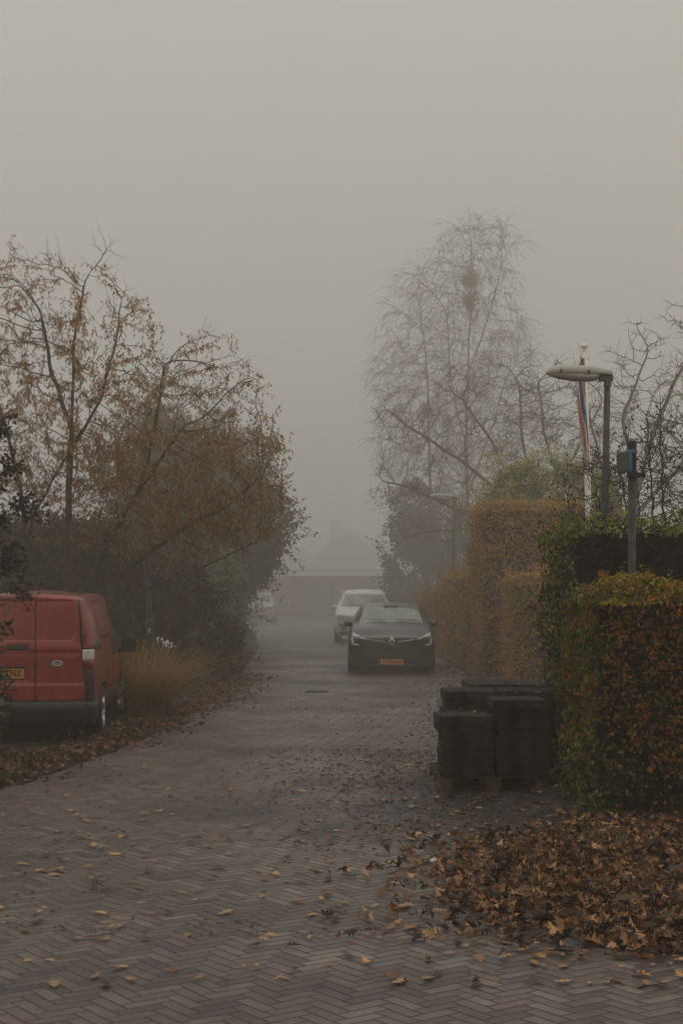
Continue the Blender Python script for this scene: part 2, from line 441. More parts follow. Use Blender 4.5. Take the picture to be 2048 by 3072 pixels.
class LeafBag:
    def __init__(self): self.V, self.F, self.C, self.n = [], [], [], 0
    def add(self, V, F, C):
        self.V.append(V); self.F.append(F + self.n); self.C.append(C); self.n += len(V)
    def leaves(self, *a, **k): self.add(*leaves_np(*a, **k))
    def build(self, name, mat, parent=None):
        by = {}
        for f in self.F: by.setdefault(f.shape[1], []).append(f)
        return mesh_np(name, np.concatenate(self.V), [np.concatenate(x) for x in by.values()], mat, parent, np.concatenate(self.C) * 1.6)

def unit(n):
    return norm(RNG.normal(size=(n, 3)))

# ------------------------------------------------------------------ branching: space colonisation
def colonize(attr, nodes, parents, step, infl, kill, maxit=160, grav=0.0, wig=0.15):
    nodes = [np.array(p, float) for p in nodes]; parents = list(parents)
    A = np.array(attr, float)
    P = np.array(nodes)
    D = np.linalg.norm(A[:, None] - P[None], axis=2)
    near = D.argmin(1); dist = D.min(1)
    kids = {}
    for it in range(maxit):
        act = dist < infl
        if not act.any(): break
        acc = np.zeros((len(nodes), 3)); d = norm(A[act] - np.array(nodes)[near[act]])
        np.add.at(acc, near[act], d)
        idx = np.unique(near[act])
        new = []
        for i in idx:
            if kids.get(i, 0) >= 3: continue
            v = acc[i]; L = np.linalg.norm(v)
            if L < 1e-6: continue
            v = v / L + RNG.normal(size=3) * wig; v[2] += grav
            v /= np.linalg.norm(v)
            new.append((i, nodes[i] + v * step)); kids[i] = kids.get(i, 0) + 1
        if not new: break
        for i, p in new:
            nodes.append(p); parents.append(int(i))
            dd = np.linalg.norm(A - p, axis=1)
            m = dd < dist
            dist[m] = dd[m]; near[m] = len(nodes) - 1
        keep = dist > kill
        A, dist, near = A[keep], dist[keep], near[keep]
        if len(A) == 0: break
    return np.array(nodes), np.array(parents)

def stems(lines, step):
    """polylines, the first from the root; each later one starts at the nearest node so far"""
    nodes, parents = [], []
    for li, ln in enumerate(lines):
        ln = [np.array(p, float) for p in ln]
        if li == 0:
            nodes.append(ln[0]); parents.append(-1); cur = 0
        else:
            cur = int(np.argmin([np.linalg.norm(n - ln[0]) for n in nodes]))
        for a, b in zip(ln[:-1], ln[1:]):
            m = max(1, int(round(np.linalg.norm(b - a) / step)))
            for k in range(1, m + 1):
                p = a + (b - a) * k / m + RNG.normal(size=3) * step * 0.10
                nodes.append(p); parents.append(cur); cur = len(nodes) - 1
    return nodes, parents

def radii(nodes, parents, tip, ex=2.3, rmax=None):
    acc = np.zeros(len(nodes))
    r = np.zeros(len(nodes))
    for i in range(len(nodes) - 1, -1, -1):
        r[i] = max(tip, acc[i] ** (1 / ex)) if acc[i] > 0 else tip
        if parents[i] >= 0: acc[parents[i]] += r[i] ** ex
    if rmax and r[0] > rmax:
        r = tip + (r - tip) * (rmax - tip) / (r[0] - tip)
    return r

class Tubes:
    def __init__(self): self.V, self.Q, self.T, self.n = [], [], [], 0
    def tube(self, P, R, k):
        P = np.asarray(P); m = len(P)
        t = np.gradient(P, axis=0); t = norm(t)
        ref = np.where(np.abs(t[:, 2:3]) < .85, np.array([[0, 0, 1.0]]), np.array([[1.0, 0, 0]]))
        u = norm(np.cross(t, ref)); w = np.cross(t, u)
        an = np.arange(k) * 2 * PI / k
        V = P[:, None] + (u[:, None] * np.cos(an)[None, :, None] + w[:, None] * np.sin(an)[None, :, None]) * np.asarray(R).reshape(m, 1, 1)
        i = np.arange(m - 1)[:, None] * k; a = np.arange(k)[None]; b = (a + 1) % k
        Q = np.stack([i + a, i + b, i + k + b, i + k + a], 2).reshape(-1, 4)
        self.V.append(V.reshape(-1, 3)); self.Q.append(Q + self.n); self.n += m * k
    def skeleton(self, nodes, parents, r):
        ch = [[] for _ in nodes]
        for i, p in enumerate(parents):
            if p >= 0: ch[p].append(i)
        st = [(0, None)]
        while st:
            s, par = st.pop()
            chain = [] if par is None else [par]
            rr = [] if par is None else [min(r[par], r[s] * 1.25)]
            c = s
            while True:
                chain.append(c); rr.append(r[c])
                if not ch[c]: break
                o = sorted(ch[c], key=lambda q: -r[q])
                for q in o[1:]: st.append((q, c))
                c = o[0]
            if len(chain) < 2: continue
            mx = max(rr)
            P = np.array(nodes)[chain]
            if mx > 0.02 and len(P) > 3:      # soften the kinks
                P[1:-1] = P[1:-1] * .5 + (P[:-2] + P[2:]) * .25
            self.tube(P, rr, 8 if mx > .05 else (5 if mx > .015 else 3))
    def build(self, name, mat, parent=None):
        return mesh_np(name, np.concatenate(self.V), np.concatenate(self.Q), mat, parent, smooth=True)

def ellipsoid(n, c, r, shell=0.0):
    d = unit(n); rad = RNG.uniform(shell ** 3, 1, (n, 1)) ** (1 / 3)
    return np.array(c) + d * rad * np.array(r)

def twig_paths(T, starts, dirs, lens, r0, seg=4, droop=0.0, wig=0.25, k=3):
    """thin curved twigs; returns their points (n,seg+1,3)"""
    n = len(starts); P = np.zeros((n, seg + 1, 3)); P[:, 0] = starts
    d = norm(np.asarray(dirs, float))
    for s in range(seg):
        d = norm(d + RNG.normal(size=(n, 3)) * wig + np.array([0, 0, -droop]))
        P[:, s + 1] = P[:, s] + d * (np.asarray(lens).reshape(-1, 1) / seg)
    r = np.broadcast_to(r0, n)
    for i in range(n):
        T.tube(P[i], np.linspace(r[i], r[i] * .4, seg + 1), k)
    return P

# ------------------------------------------------------------------ hedges and shrubs
def hedge(name, x0, x1, y0, y1, h, n, size, pal, label, cat='hedge', seed=1, top_pal=None, edge_pal=None, rz=0.0, lump=0.08, sprig=120, z0=0.0, group=None, wr=.62):
    """clipped hedge: dense leaf shell round a dark twiggy core; pal = [(colour, weight)]"""
    root = empty(name, ((x0 + x1) / 2, (y0 + y1) / 2, 0), rz, label, cat, group)
    sx, sy = (x1 - x0) / 2, (y1 - y0) / 2
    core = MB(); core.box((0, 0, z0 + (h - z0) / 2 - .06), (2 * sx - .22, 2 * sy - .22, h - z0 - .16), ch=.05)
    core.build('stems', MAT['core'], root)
    areas = np.array([2 * sy * h, 2 * sy * h, 2 * sx * h, 2 * sx * h, 4 * sx * sy])
    f = RNG.choice(5, n, p=areas / areas.sum())
    a = RNG.uniform(-1, 1, n); z = z0 + (h - z0) * RNG.uniform(0, 1, n) ** .9
    pos = np.zeros((n, 3)); nr = np.zeros((n, 3))
    for k, (ax, sg) in enumerate(((0, -1), (0, 1), (1, -1), (1, 1))):
        m = f == k
        pos[m, ax] = sg * (sx if ax == 0 else sy); pos[m, 1 - ax] = a[m] * (sy if ax == 0 else sx); pos[m, 2] = z[m]
        nr[m, ax] = sg
    m = f == 4
    pos[m, 0] = a[m] * sx; pos[m, 1] = RNG.uniform(-1, 1, m.sum()) * sy; pos[m, 2] = h; nr[m, 2] = 1
    bump = (vnoise(pos, 2.2, seed) - .5) * 2 * lump + (vnoise(pos, 6.0, seed + 5) - .5) * lump
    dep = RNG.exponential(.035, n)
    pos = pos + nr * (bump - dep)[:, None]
    # round the top edges
    ex = np.maximum(np.abs(pos[:, 0]) - (sx - .14), 0); ez = np.maximum(pos[:, 2] - (h - .16), 0); ey = np.maximum(np.abs(pos[:, 1]) - (sy - .14), 0)
    pos[:, 2] -= np.minimum(.12, (ex + ey) * ez * 5)
    cols = np.array([p[0] for p in pal]); w = np.array([p[1] for p in pal], float)
    cl = vnoise(pos, 1.6, seed + 9) * .65 + vnoise(pos, 5, seed + 3) * .35
    sel = np.clip((cl - .5) * 1.7 + .5 + RNG.normal(0, .20, n), 0, .999)
    c = cols[np.minimum(np.searchsorted(np.cumsum(w / w.sum()), sel), len(cols) - 1)]
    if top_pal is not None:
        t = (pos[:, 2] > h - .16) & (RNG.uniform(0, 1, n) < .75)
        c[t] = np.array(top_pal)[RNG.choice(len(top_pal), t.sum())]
    if edge_pal is not None:
        t = (pos[:, 0] < -sx + .10) & (RNG.uniform(0, 1, n) < .55)
        c[t] = np.array(edge_pal)[RNG.choice(len(edge_pal), t.sum())]
    c = c * (1 + .3 * RNG.uniform(-1, 1, (n, 1))) * np.clip(1.1 - dep * 7, .25, 1.1)[:, None]  # deeper leaves get a darker colour, standing in for shade within the hedge
    nrm = norm(nr + .75 * unit(n)); ax = norm(np.cross(nrm, unit(n)) + np.array([0, 0, -.45]) + .25 * nr)
    B = LeafBag()
    B.leaves(pos, ax, nrm, size * RNG.uniform(.65, 1.35, n), wr, c)
    # stray sprigs standing out of the clipped face
    T = Tubes()
    s = RNG.choice(n, sprig)
    L = size * RNG.uniform(1.2, 3.4, sprig)
    P = twig_paths(T, pos[s], norm(nr[s] + .5 * unit(sprig) + np.array([0, 0, .45])), L, .0025, 3)
    for j in (1, 2, 3):
        q = P[:, j]; ac = c[s] * RNG.uniform(.9, 1.3, (sprig, 1))
        for _ in range(2):
            B.leaves(q, norm(P[:, j] - P[:, j - 1] + .04 * unit(sprig)) + .8 * unit(sprig), unit(sprig) + np.array([0, -.3, .6]), size * RNG.uniform(.6, 1.1, sprig), wr, ac)
    B.build('foliage', MAT['leaf'], root)
    T.build('sprigs', MAT['twig'], root)['kind'] = 'stuff'
    return root

def leaf_mass(B, blobs, n, size, pal, wr=.6, seed=3, shell=.55, droop=.35, up=.3):
    """leaves spread through ellipsoids, clumped, dark inside"""
    vol = np.array([b[1][0] * b[1][1] * b[1][2] for b in blobs]) ** .7
    cnt = (n * vol / vol.sum()).astype(int)
    for (c, r), k in zip(blobs, cnt):
        p = ellipsoid(int(k * 1.9), c, r, shell)
        cl = vnoise(p, 1.4 / max(.35, min(r)) * 1.3, seed) * .6 + vnoise(p, 5.0, seed + 1) * .4
        th = np.quantile(cl, .47); p = p[cl > th]; cl = cl[cl > th]
        m = len(p)
        out = norm((p - np.array(c)) / np.array(r))
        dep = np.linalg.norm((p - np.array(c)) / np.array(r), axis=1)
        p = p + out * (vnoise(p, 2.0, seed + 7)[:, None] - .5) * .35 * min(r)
        col = pick(pal, m) * (np.clip((dep - .5) * 1.7, .25, 1.1) * (.6 + .8 * (cl - th) / .3).clip(.6, 1.25))[:, None]  # inner leaves darker: shade inside the foliage put into their colour
        B.leaves(p, norm(out + unit(m) * .9 + np.array([0, 0, -droop])), norm(out * .6 + unit(m) * .8 + np.array([0, 0, up])), size * RNG.uniform(.6, 1.4, m), wr, col)

# ================================================================== SETTING
def poly_sheet(name, left, right, z, mat, y_sub=1):
    """a strip of ground between two edge polylines of the same length"""
    V, F = [], []
    n = len(left)
    for (a, b) in zip(left, right):
        V.append((a[0], a[1], z)); V.append((b[0], b[1], z))
    F = np.array([(2 * i, 2 * i + 1, 2 * i + 3, 2 * i + 2) for i in range(n - 1)])
    o = mesh_np(name, V, F, mat)
    return tag(o, kind='structure')

def soil_mat():
    m = bpy.data.materials.new('soil')
    t, N, L = nt(m)
    out = N.new('ShaderNodeOutputMaterial'); b = N.new('ShaderNodeBsdfPrincipled'); L.new(b.outputs[0], out.inputs[0])
    geo = N.new('ShaderNodeNewGeometry')
    n1 = N.new('ShaderNodeTexNoise'); n1.inputs['Scale'].default_value = 1.1; n1.inputs['Detail'].default_value = 8; n1.inputs['Roughness'].default_value = .65
    n2 = N.new('ShaderNodeTexNoise'); n2.inputs['Scale'].default_value = 35; n2.inputs['Detail'].default_value = 6
    for n in (n1, n2): L.new(geo.outputs['Position'], n.inputs['Vector'])
    r = N.new('ShaderNodeValToRGB'); L.new(n1.outputs['Fac'], r.inputs[0])
    r.color_ramp.elements[0].position = .3; r.color_ramp.elements[0].color = (.022, .017, .013, 1)
    r.color_ramp.elements[1].position = .75; r.color_ramp.elements[1].color = (.034, .034, .018, 1)
    e = r.color_ramp.elements.new(.55); e.color = (.04, .03, .022, 1)
    mx = N.new('ShaderNodeMix'); mx.data_type = 'RGBA'; mx.blend_type = 'MULTIPLY'; mx.inputs[0].default_value = .8
    L.new(r.outputs[0], mx.inputs[6]); L.new(n2.outputs['Color'], mx.inputs[7])
    L.new(mx.outputs[2], b.inputs['Base Color']); b.inputs['Roughness'].default_value = .9; b.inputs['Specular IOR Level'].default_value = .2
    bu = N.new('ShaderNodeBump'); bu.inputs['Strength'].default_value = .8; bu.inputs['Distance'].default_value = .03
    L.new(n2.outputs['Fac'], bu.inputs['Height']); L.new(bu.outputs[0], b.inputs['Normal'])
    return m

R_SKY = 160.0
FOG_NEAR, FOG_FAR = .0040, .0240
V = [(0, 0, 0)] + [(R_SKY * 1.0 * math.cos(2 * PI * k / 64), R_SKY * math.sin(2 * PI * k / 64), 0) for k in range(64)]
tag(mesh_np('ground', V, np.array([(0, 1 + k, 1 + (k + 1) % 64) for k in range(64)]), soil_mat()), kind='structure')

MAT['road'] = herringbone_mat('clay_pavers', math.radians(-36), 0.075, (0.132, 0.107, 0.090), (0.022, 0.018, 0.015), 0.28, mud=True)
MAT['bay'] = herringbone_mat('dark_pavers', math.radians(40), 0.09, (0.060, 0.054, 0.050), (0.022, 0.019, 0.016), 0.5, moss=.6)
yl = [-6, 4, 9.5, 10.6, 12.2, 14, 17, 20, 24, 29, 34, 45, 60, 84]
el = [-30, -30, -22, -14, -6.2, -2.9, -2.45, -2.2, -1.98, -1.95, -2.1, -2.4, -3.4, -7]
er = [30, 30, 9, 3.4, 1.35, 1.16, 1.16, 1.22, 1.4, 2.5, 2.5, 2.3, 2.6, 6]
poly_sheet('road', [(a, y) for a, y in zip(el, yl)], [(a, y) for a, y in zip(er, yl)], .008, MAT['road'])
poly_sheet('parking_bay', [(-1, 9), (.6, 12), (.9, 20), (1.2, 30)], [(12, 9), (12, 12), (5.0, 20), (4.2, 30)], .004, MAT['bay'])
kb = MB()
pts = [(1.17, 14.2), (1.16, 17), (1.22, 20), (1.4, 24), (1.62, 25.5)]
for (ax, ay), (bx, by) in zip(pts[:-1], pts[1:]):
    L_ = math.hypot(bx - ax, by - ay); k_ = max(1, int(L_ / .5)); an = math.atan2(by - ay, bx - ax)
    for i in range(k_):
        f = (i + .5) / k_
        kb.box((ax + (bx - ax) * f + RNG.normal() * .006, ay + (by - ay) * f, .010), (L_ / k_ - .012, .15, .02), an + RNG.normal() * .01, .003)
tag(kb.build('kerb', MAT['edging']), kind='structure')

# sky dome: pale overcast, brighter overhead
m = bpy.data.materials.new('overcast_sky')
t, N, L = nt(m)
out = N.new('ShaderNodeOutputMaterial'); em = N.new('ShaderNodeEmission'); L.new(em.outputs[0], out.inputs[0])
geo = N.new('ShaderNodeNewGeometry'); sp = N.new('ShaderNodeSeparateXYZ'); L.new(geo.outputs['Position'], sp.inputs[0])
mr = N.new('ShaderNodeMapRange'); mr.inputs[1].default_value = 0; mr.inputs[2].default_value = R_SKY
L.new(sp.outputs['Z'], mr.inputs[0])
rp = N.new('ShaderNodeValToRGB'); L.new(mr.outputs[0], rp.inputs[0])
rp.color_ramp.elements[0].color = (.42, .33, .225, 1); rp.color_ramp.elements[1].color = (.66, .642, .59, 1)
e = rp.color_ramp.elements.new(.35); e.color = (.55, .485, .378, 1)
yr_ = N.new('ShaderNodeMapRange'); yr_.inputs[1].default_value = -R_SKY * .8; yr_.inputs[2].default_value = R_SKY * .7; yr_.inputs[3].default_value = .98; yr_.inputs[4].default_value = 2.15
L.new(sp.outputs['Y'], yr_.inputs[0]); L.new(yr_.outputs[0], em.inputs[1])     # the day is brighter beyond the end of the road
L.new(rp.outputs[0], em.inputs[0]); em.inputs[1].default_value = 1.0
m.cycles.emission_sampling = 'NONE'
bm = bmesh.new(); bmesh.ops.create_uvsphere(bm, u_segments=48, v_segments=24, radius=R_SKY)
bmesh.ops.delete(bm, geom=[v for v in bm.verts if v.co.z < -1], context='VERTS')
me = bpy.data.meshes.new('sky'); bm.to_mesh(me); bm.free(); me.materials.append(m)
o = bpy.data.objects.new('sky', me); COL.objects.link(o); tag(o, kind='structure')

# the fog itself fills the whole air of the place
w = bpy.data.worlds.new('World'); SC.world = w; w.use_nodes = True
t = w.node_tree; t.nodes.clear()
wo = t.nodes.new('ShaderNodeOutputWorld'); bg = t.nodes.new('ShaderNodeBackground'); bg.inputs[0].default_value = (0, 0, 0, 1); bg.inputs[1].default_value = 0
vs = t.nodes.new('ShaderNodeVolumeScatter'); vs.inputs['Color'].default_value = (.981, .921, .812, 1); vs.inputs['Anisotropy'].default_value = .2
gp_ = t.nodes.new('ShaderNodeNewGeometry'); sx_ = t.nodes.new('ShaderNodeSeparateXYZ'); t.links.new(gp_.outputs['Position'], sx_.inputs[0])
dr = t.nodes.new('ShaderNodeMapRange'); dr.interpolation_type = 'SMOOTHSTEP'     # a bank that thickens down the road
dr.inputs[1].default_value = 9; dr.inputs[2].default_value = 52; dr.inputs[3].default_value = FOG_NEAR; dr.inputs[4].default_value = FOG_FAR
t.links.new(sx_.outputs['Y'], dr.inputs[0])
d2 = t.nodes.new('ShaderNodeMapRange'); d2.interpolation_type = 'SMOOTHSTEP'
d2.inputs[1].default_value = 90; d2.inputs[2].default_value = 118; d2.inputs[3].default_value = 0; d2.inputs[4].default_value = .010
t.links.new(sx_.outputs['Y'], d2.inputs[0])
sm = t.nodes.new('ShaderNodeMath'); sm.operation = 'ADD'
t.links.new(dr.outputs[0], sm.inputs[0]); t.links.new(d2.outputs[0], sm.inputs[1]); t.links.new(sm.outputs[0], vs.inputs['Density'])
SC.cycles.volume_step_rate = 8.0; SC.cycles.volume_max_steps = 64
t.links.new(bg.outputs[0], wo.inputs[0]); t.links.new(vs.outputs[0], wo.inputs[1])

# ================================================================== VEHICLES
def pchip(A, ks):
    """monotone cubic through the rows of A; ks[i] subdivisions of interval i; returns the dense rows and the interval of each step"""
    A = np.asarray(A, float); d = np.diff(A, axis=0); S = np.zeros_like(A)
    a, b = d[:-1], d[1:]
    with np.errstate(divide='ignore', invalid='ignore'):
        hm = np.where(a * b > 0, 2 * a * b / (a + b), 0)
    S[1:-1] = hm; S[0] = d[0]; S[-1] = d[-1]
    out, iv = [], []
    for i, k in enumerate(ks):
        for s in range(k):
            t = s / k
            h00 = 2 * t**3 - 3 * t**2 + 1; h10 = t**3 - 2 * t**2 + t; h01 = -2 * t**3 + 3 * t**2; h11 = t**3 - t**2
            out.append(h00 * A[i] + h10 * S[i] + h01 * A[i + 1] + h11 * S[i + 1]); iv.append(i)
    out.append(A[-1])
    return np.array(out), iv

class Shell:
    """a car skin lofted through sections of 8 points each (bottom middle, round the right side, to the top middle)"""
    def __init__(self, secs, ku, kv, wheels, R):
        A = np.array(secs, float)                         # S,8,3
        G, self.iu = pchip(A, ku)
        G, self.iv = pchip(np.swapaxes(G, 0, 1), kv); G = np.swapaxes(G, 0, 1)   # U,V,3
        m = G[:, ::-1].copy(); m[:, :, 0] *= -1
        self.G = np.concatenate([G, m[:, 1:]], axis=1)
        nV = len(self.iv); self.iv2 = list(self.iv) + list(self.iv)[::-1]
        U, V = self.G.shape[:2]
        self.P = self.G.reshape(-1, 3).copy(); self.U, self.V = U, V
        ins = np.zeros(len(self.P), bool)
        for (yw, zw) in wheels:
            d = np.hypot(self.P[:, 1] - yw, self.P[:, 2] - zw)
            ins |= (d < R) & (np.abs(self.P[:, 0]) > .45)
        self.faces = []
        for i in range(U - 1):
            for j in range(V - 1):
                f = (i * V + j, (i + 1) * V + j, (i + 1) * V + j + 1, i * V + j + 1)
                k = sum(ins[q] for q in f)
                if k == 4: continue
                self.faces.append((f, self.iu[i], self.iv2[j], j >= nV))
        full = [f for f, *_ in self.faces]
        self.bvh = BVHTree.FromPolygons([tuple(p) for p in self.P], full)
        for q in np.nonzero(ins)[0]:
            yw, zw = min(wheels, key=lambda w: math.hypot(self.P[q, 1] - w[0], self.P[q, 2] - w[1]))
            dy, dz = self.P[q, 1] - yw, self.P[q, 2] - zw
            L = math.hypot(dy, dz) + 1e-6
            self.P[q, 1] = yw + dy / L * R; self.P[q, 2] = zw + dz / L * R
    def split(self, name, part_of, mats, parent):
        groups = {}
        for f, i, j, left in self.faces:
            groups.setdefault(part_of(i, j, left), []).append(f)
        res = {}
        for g, fs in groups.items():
            fs = np.array(fs); used = np.unique(fs); re = np.full(len(self.P), -1); re[used] = np.arange(len(used))
            nm = g.split('@')[0]
            o = mesh_np(nm, self.P[used], re[fs], mats[nm], parent, smooth=True)
            bm = bmesh.new(); bm.from_mesh(o.data)
            bmesh.ops.remove_doubles(bm, verts=bm.verts, dist=.0005); bmesh.ops.recalc_face_normals(bm, faces=bm.faces)
            bm.to_mesh(o.data); bm.free()
            res[g] = o
        return res
    def hit(self, axis, a, b):
        o, d = {'front': ((a, 9, b), (0, -1, 0)), 'rear': ((a, -9, b), (0, 1, 0)), 'right': ((9, a, b), (-1, 0, 0)),
                'left': ((-9, a, b), (1, 0, 0)), 'top': ((a, b, 9), (0, 0, -1))}[axis]
        loc, *_ = self.bvh.ray_cast(Vector(o), Vector(d))
        return loc, Vector(d)

def resample(pts, n):
    pts = np.array(pts, float); s = np.concatenate([[0], np.cumsum(np.linalg.norm(np.diff(pts, axis=0), axis=1))])
    t = np.linspace(0, s[-1], n)
    return np.stack([np.interp(t, s, pts[:, k]) for k in range(2)], 1)

def patch(sh, axis, top, bot, name, mat, parent, off=.004, thick=.012, n=14, m=4, disp=None, smooth=True):
    """a panel lying on the car's skin between two outlines given in the plane across AXIS"""
    T, B = resample(top, n), resample(bot, n)
    V, last = [], None
    for j in range(m + 1):
        for i in range(n):
            a, b = T[i] + (B[i] - T[i]) * j / m
            loc, d = sh.hit(axis, a, b)
            if loc is None:
                if last is None: loc = Vector((a, 0, b)) if axis in ('front', 'rear') else Vector((0, a, b))
                else:
                    loc = last.copy()
                    if axis in ('front', 'rear'): loc.x, loc.z = a, b
                    elif axis in ('right', 'left'): loc.y, loc.z = a, b
                    else: loc.x, loc.y = a, b
            last = loc
            V.append(loc - d * (off + (disp(a, b) if disp else 0)))
    V2 = [v + d * thick for v in V]
    N0 = len(V); F = []
    for j in range(m):
        for i in range(n - 1):
            q = (j * n + i, j * n + i + 1, (j + 1) * n + i + 1, (j + 1) * n + i)
            F.append(q); F.append(tuple(N0 + k for k in q[::-1]))
    ring = list(range(n)) + [j * n + n - 1 for j in range(1, m + 1)] + [m * n + i for i in range(n - 2, -1, -1)] + [j * n for j in range(m - 1, 0, -1)]
    for a, b in zip(ring, ring[1:] + ring[:1]):
        F.append((a, b, N0 + b, N0 + a))
    mb = MB().add(V + V2, F)
    o = mb.build(name, mat, parent, smooth)
    if smooth:
        for p in o.data.polygons[len(F) - len(ring):]: p.use_smooth = False
    return o

def wheel(root, x, y, r, w=.2, spokes=5, twist=0.0, dark=False, steer=0.0):
    """hub > tyre, rim; the axle along x, outer face away from the car"""
    s = 1 if x > 0 else -1
    M = Matrix.Translation(Vector((x, y, r))) @ Matrix.Rotation(steer, 4, 'Z') @ Matrix.Rotation(s * PI / 2, 4, 'Y')
    hub = MB().lathe([(.001, w / 2 - .05), (r * .50, w / 2 - .06), (r * .58, w / 2 - .05), (r * .58, -w / 2)], 24, M).build('wheel', MAT['iron'], root, True)
    rr = r * .66
    MB().lathe([(rr, -w / 2), (r * .93, -w / 2), (r, -w / 2 + .025), (r, w / 2 - .025), (r * .94, w / 2), (rr * 1.04, w / 2 + .004), (rr, w / 2 - .004), (rr * .97, w / 2 - .05)], 40, M).build('tyre', MAT['tyre'], hub, True)
    rim = MB().lathe([(rr * 1.0, w / 2 - .035), (rr * 1.0, w / 2 + .002), (rr * .95, w / 2), (rr * .90, w / 2 - .03)], 40, M)
    rim.lathe([(.001, w / 2 - .002), (r * .13, w / 2 - .006), (r * .17, w / 2 - .03)], 20, M)
    for k in range(spokes):
        for q in (-.09, .09):
            an = 2 * PI * k / spokes + twist
            A = Vector((math.cos(an + q * 2.2), math.sin(an + q * 2.2), 0)) * r * .13 + Vector((0, 0, w / 2 - .015))
            Bp = Vector((math.cos(an + q), math.sin(an + q), 0)) * rr * .96 + Vector((0, 0, w / 2 - .018))
            rim.tube([M @ A, M @ ((A + Bp) / 2 + Vector((0, 0, .008))), M @ Bp], [.022, .017, .021], 6)
    rim.build('rim', MAT['black_plastic'] if dark else MAT['alloy'], hub, True)
    # the arch behind it
    return hub

def arch(root, x, y, r, depth=.28):
    s = 1 if x > 0 else -1
    V, F = [], []
    for k in range(25):
        an = -.25 + (PI + .5) * k / 24
        for xx in (x, x - s * depth):
            V.append((xx, y + r * math.cos(an), max(.12, r * .95 + r * math.sin(an))))
    for k in range(24): F.append((2 * k, 2 * k + 1, 2 * k + 3, 2 * k + 2))
    b = len(V)
    for k in range(25):
        an = -.25 + (PI + .5) * k / 24
        V.append((x - s * depth, y + r * math.cos(an), max(.12, r * .95 + r * math.sin(an))))
    F.append(tuple(b + k for k in range(25)))
    return MB().add(V, F).build('wheel_arch', MAT['iron'], root)

def mirror_part(root, x, y, z, mat, w=.22, h=.15, face=-1, glass=True):
    """door mirror: housing > glass; face -1: the glass looks to the car's rear"""
    s = 1 if x > 0 else -1
    mb = MB()
    prof = [(.0, -.05), (.55, -.045), (.85, -.02), (1.0, .03), (.97, .06)]
    n = 20; vs = []
    for sc, dy in prof[::-1]:
        for k in range(n):
            an = 2 * PI * k / n
            c, q = math.cos(an), math.sin(an)
            ex = .55
            vs.append((x + s * w / 2 + (abs(c) ** ex) * math.copysign(1, c) * w / 2 * sc, y + face * dy, z + (abs(q) ** ex) * math.copysign(1, q) * h / 2 * sc))
    fs = []
    for i in range(len(prof) - 1):
        for k in range(n): fs.append((i * n + k, i * n + (k + 1) % n, (i + 1) * n + (k + 1) % n, (i + 1) * n + k))
    fs.append(tuple(range(n)))
    mb.add(vs, fs)
    mb.tube([(x - s * .06, y, z - h * .42), (x + s * .05, y, z - h * .30)], [.035, .028], 8)
    o = mb.build('door_mirror', mat, root, True)
    if glass:
        g = MB(); yy = y + face * .064
        g.prism([(x + s * w / 2 + (abs(math.cos(a)) ** .55) * math.copysign(1, math.cos(a)) * w / 2 * .86, z + (abs(math.sin(a)) ** .55) * math.copysign(1, math.sin(a)) * h / 2 * .84) for a in np.linspace(0, 2 * PI, 20, endpoint=False)], yy, yy - face * .004, lambda a, b, d: (a, d, b))
        g.build('mirror_glass', MAT['mirror'], o)
    return o
MAT['lamp_grey'] = principled('lamp_grey', (.5, .5, .47), .2, var=.3, scale=20, coat=.6)
MAT['mirror'] = principled('mirror_glass', (.03, .033, .036), .15, metal=.2, var=.1, spec=.6)

def seats(root, ys, z0=.55, w=.46, dx=.37, top=1.12):
    for y in ys:
        for s in (-1, 1):
            mb = MB()
            mb.box((s * dx, y - .22, (z0 + top - .2) / 2 + .05), (w, .14, top - z0 - .12), rx=.18, ch=.05)
            mb.box((s * dx, y - .30, top + .02), (.25, .09, .19), rx=.12, ch=.035)
            mb.box((s * dx, y, z0 - .02), (w, .5, .16), ch=.04)
            mb.build('seat', MAT['seat'], root, True)

# ---------------- red delivery van, seen from behind
van = empty('delivery_van', (-3.70, 17.72, 0), math.radians(3.3), 'red delivery van with blank rear doors, parked on the verge at the left', 'van')
def sec(y, w, zb, zt, tum=1.0, dy=0.0, lean=0.0):
    p = [(0, zb), (.78 * w / .875, zb), (w * .975, zb + .16), (w, zb + .45), (w * .985, 1.03), (w * (.985 - .125 * tum), zt - .22), (w * (.985 - .20 * tum), zt - .065), (0, zt)]
    return [(x, y + max(0, z - 1.0) * lean, z) for x, z in p]
def shrink(s, k, zc, kz, y):
    return [(x * k, y + max(0, z - 1.0) * .10, zc + (z - zc) * kz) for x, _, z in s]
base = sec(0, .85, .30, 1.74)
hood = lambda y, w, zc, ze: [(0, y, .25), (.72, y, .25), (w * .97, y, .4), (w, y, .62), (w * .96, y, ze - .12), (w * .82, y, ze - .02), (w * .55, y, zc - .01), (0, y, zc)]
S = [[(x * .9, .02 + max(0, z - 1) * .1 * 0, 1.0) for x, _, z in base],
     shrink(base, .955, 1.0, .96, .02), shrink(base, .985, 1.0, .985, .05), sec(.16, .872, .28, 1.745, lean=.08),
     sec(.55, .875, .27, 1.75), sec(1.6, .875, .26, 1.765), sec(2.3, .872, .26, 1.76), sec(2.62, .87, .26, 1.73),
     [(0, 3.42, .25), (.76, 3.42, .25), (.85, 3.42, .4), (.87, 3.42, .68), (.86, 3.42, 1.0), (.74, 3.42, 1.13), (.5, 3.44, 1.16), (0, 3.46, 1.17)],
     hood(3.8, .85, 1.03, .95), hood(4.06, .78, .92, .85), [(x * .9, 4.15, .3 + (z - .3) * .85) for x, _, z in hood(0, .74, .86, .8)], [(x * .9, 4.17, .55) for x, _, z in hood(0, .74, .86, .8)]]
VW = [(.80, .31), (3.29, .31)]
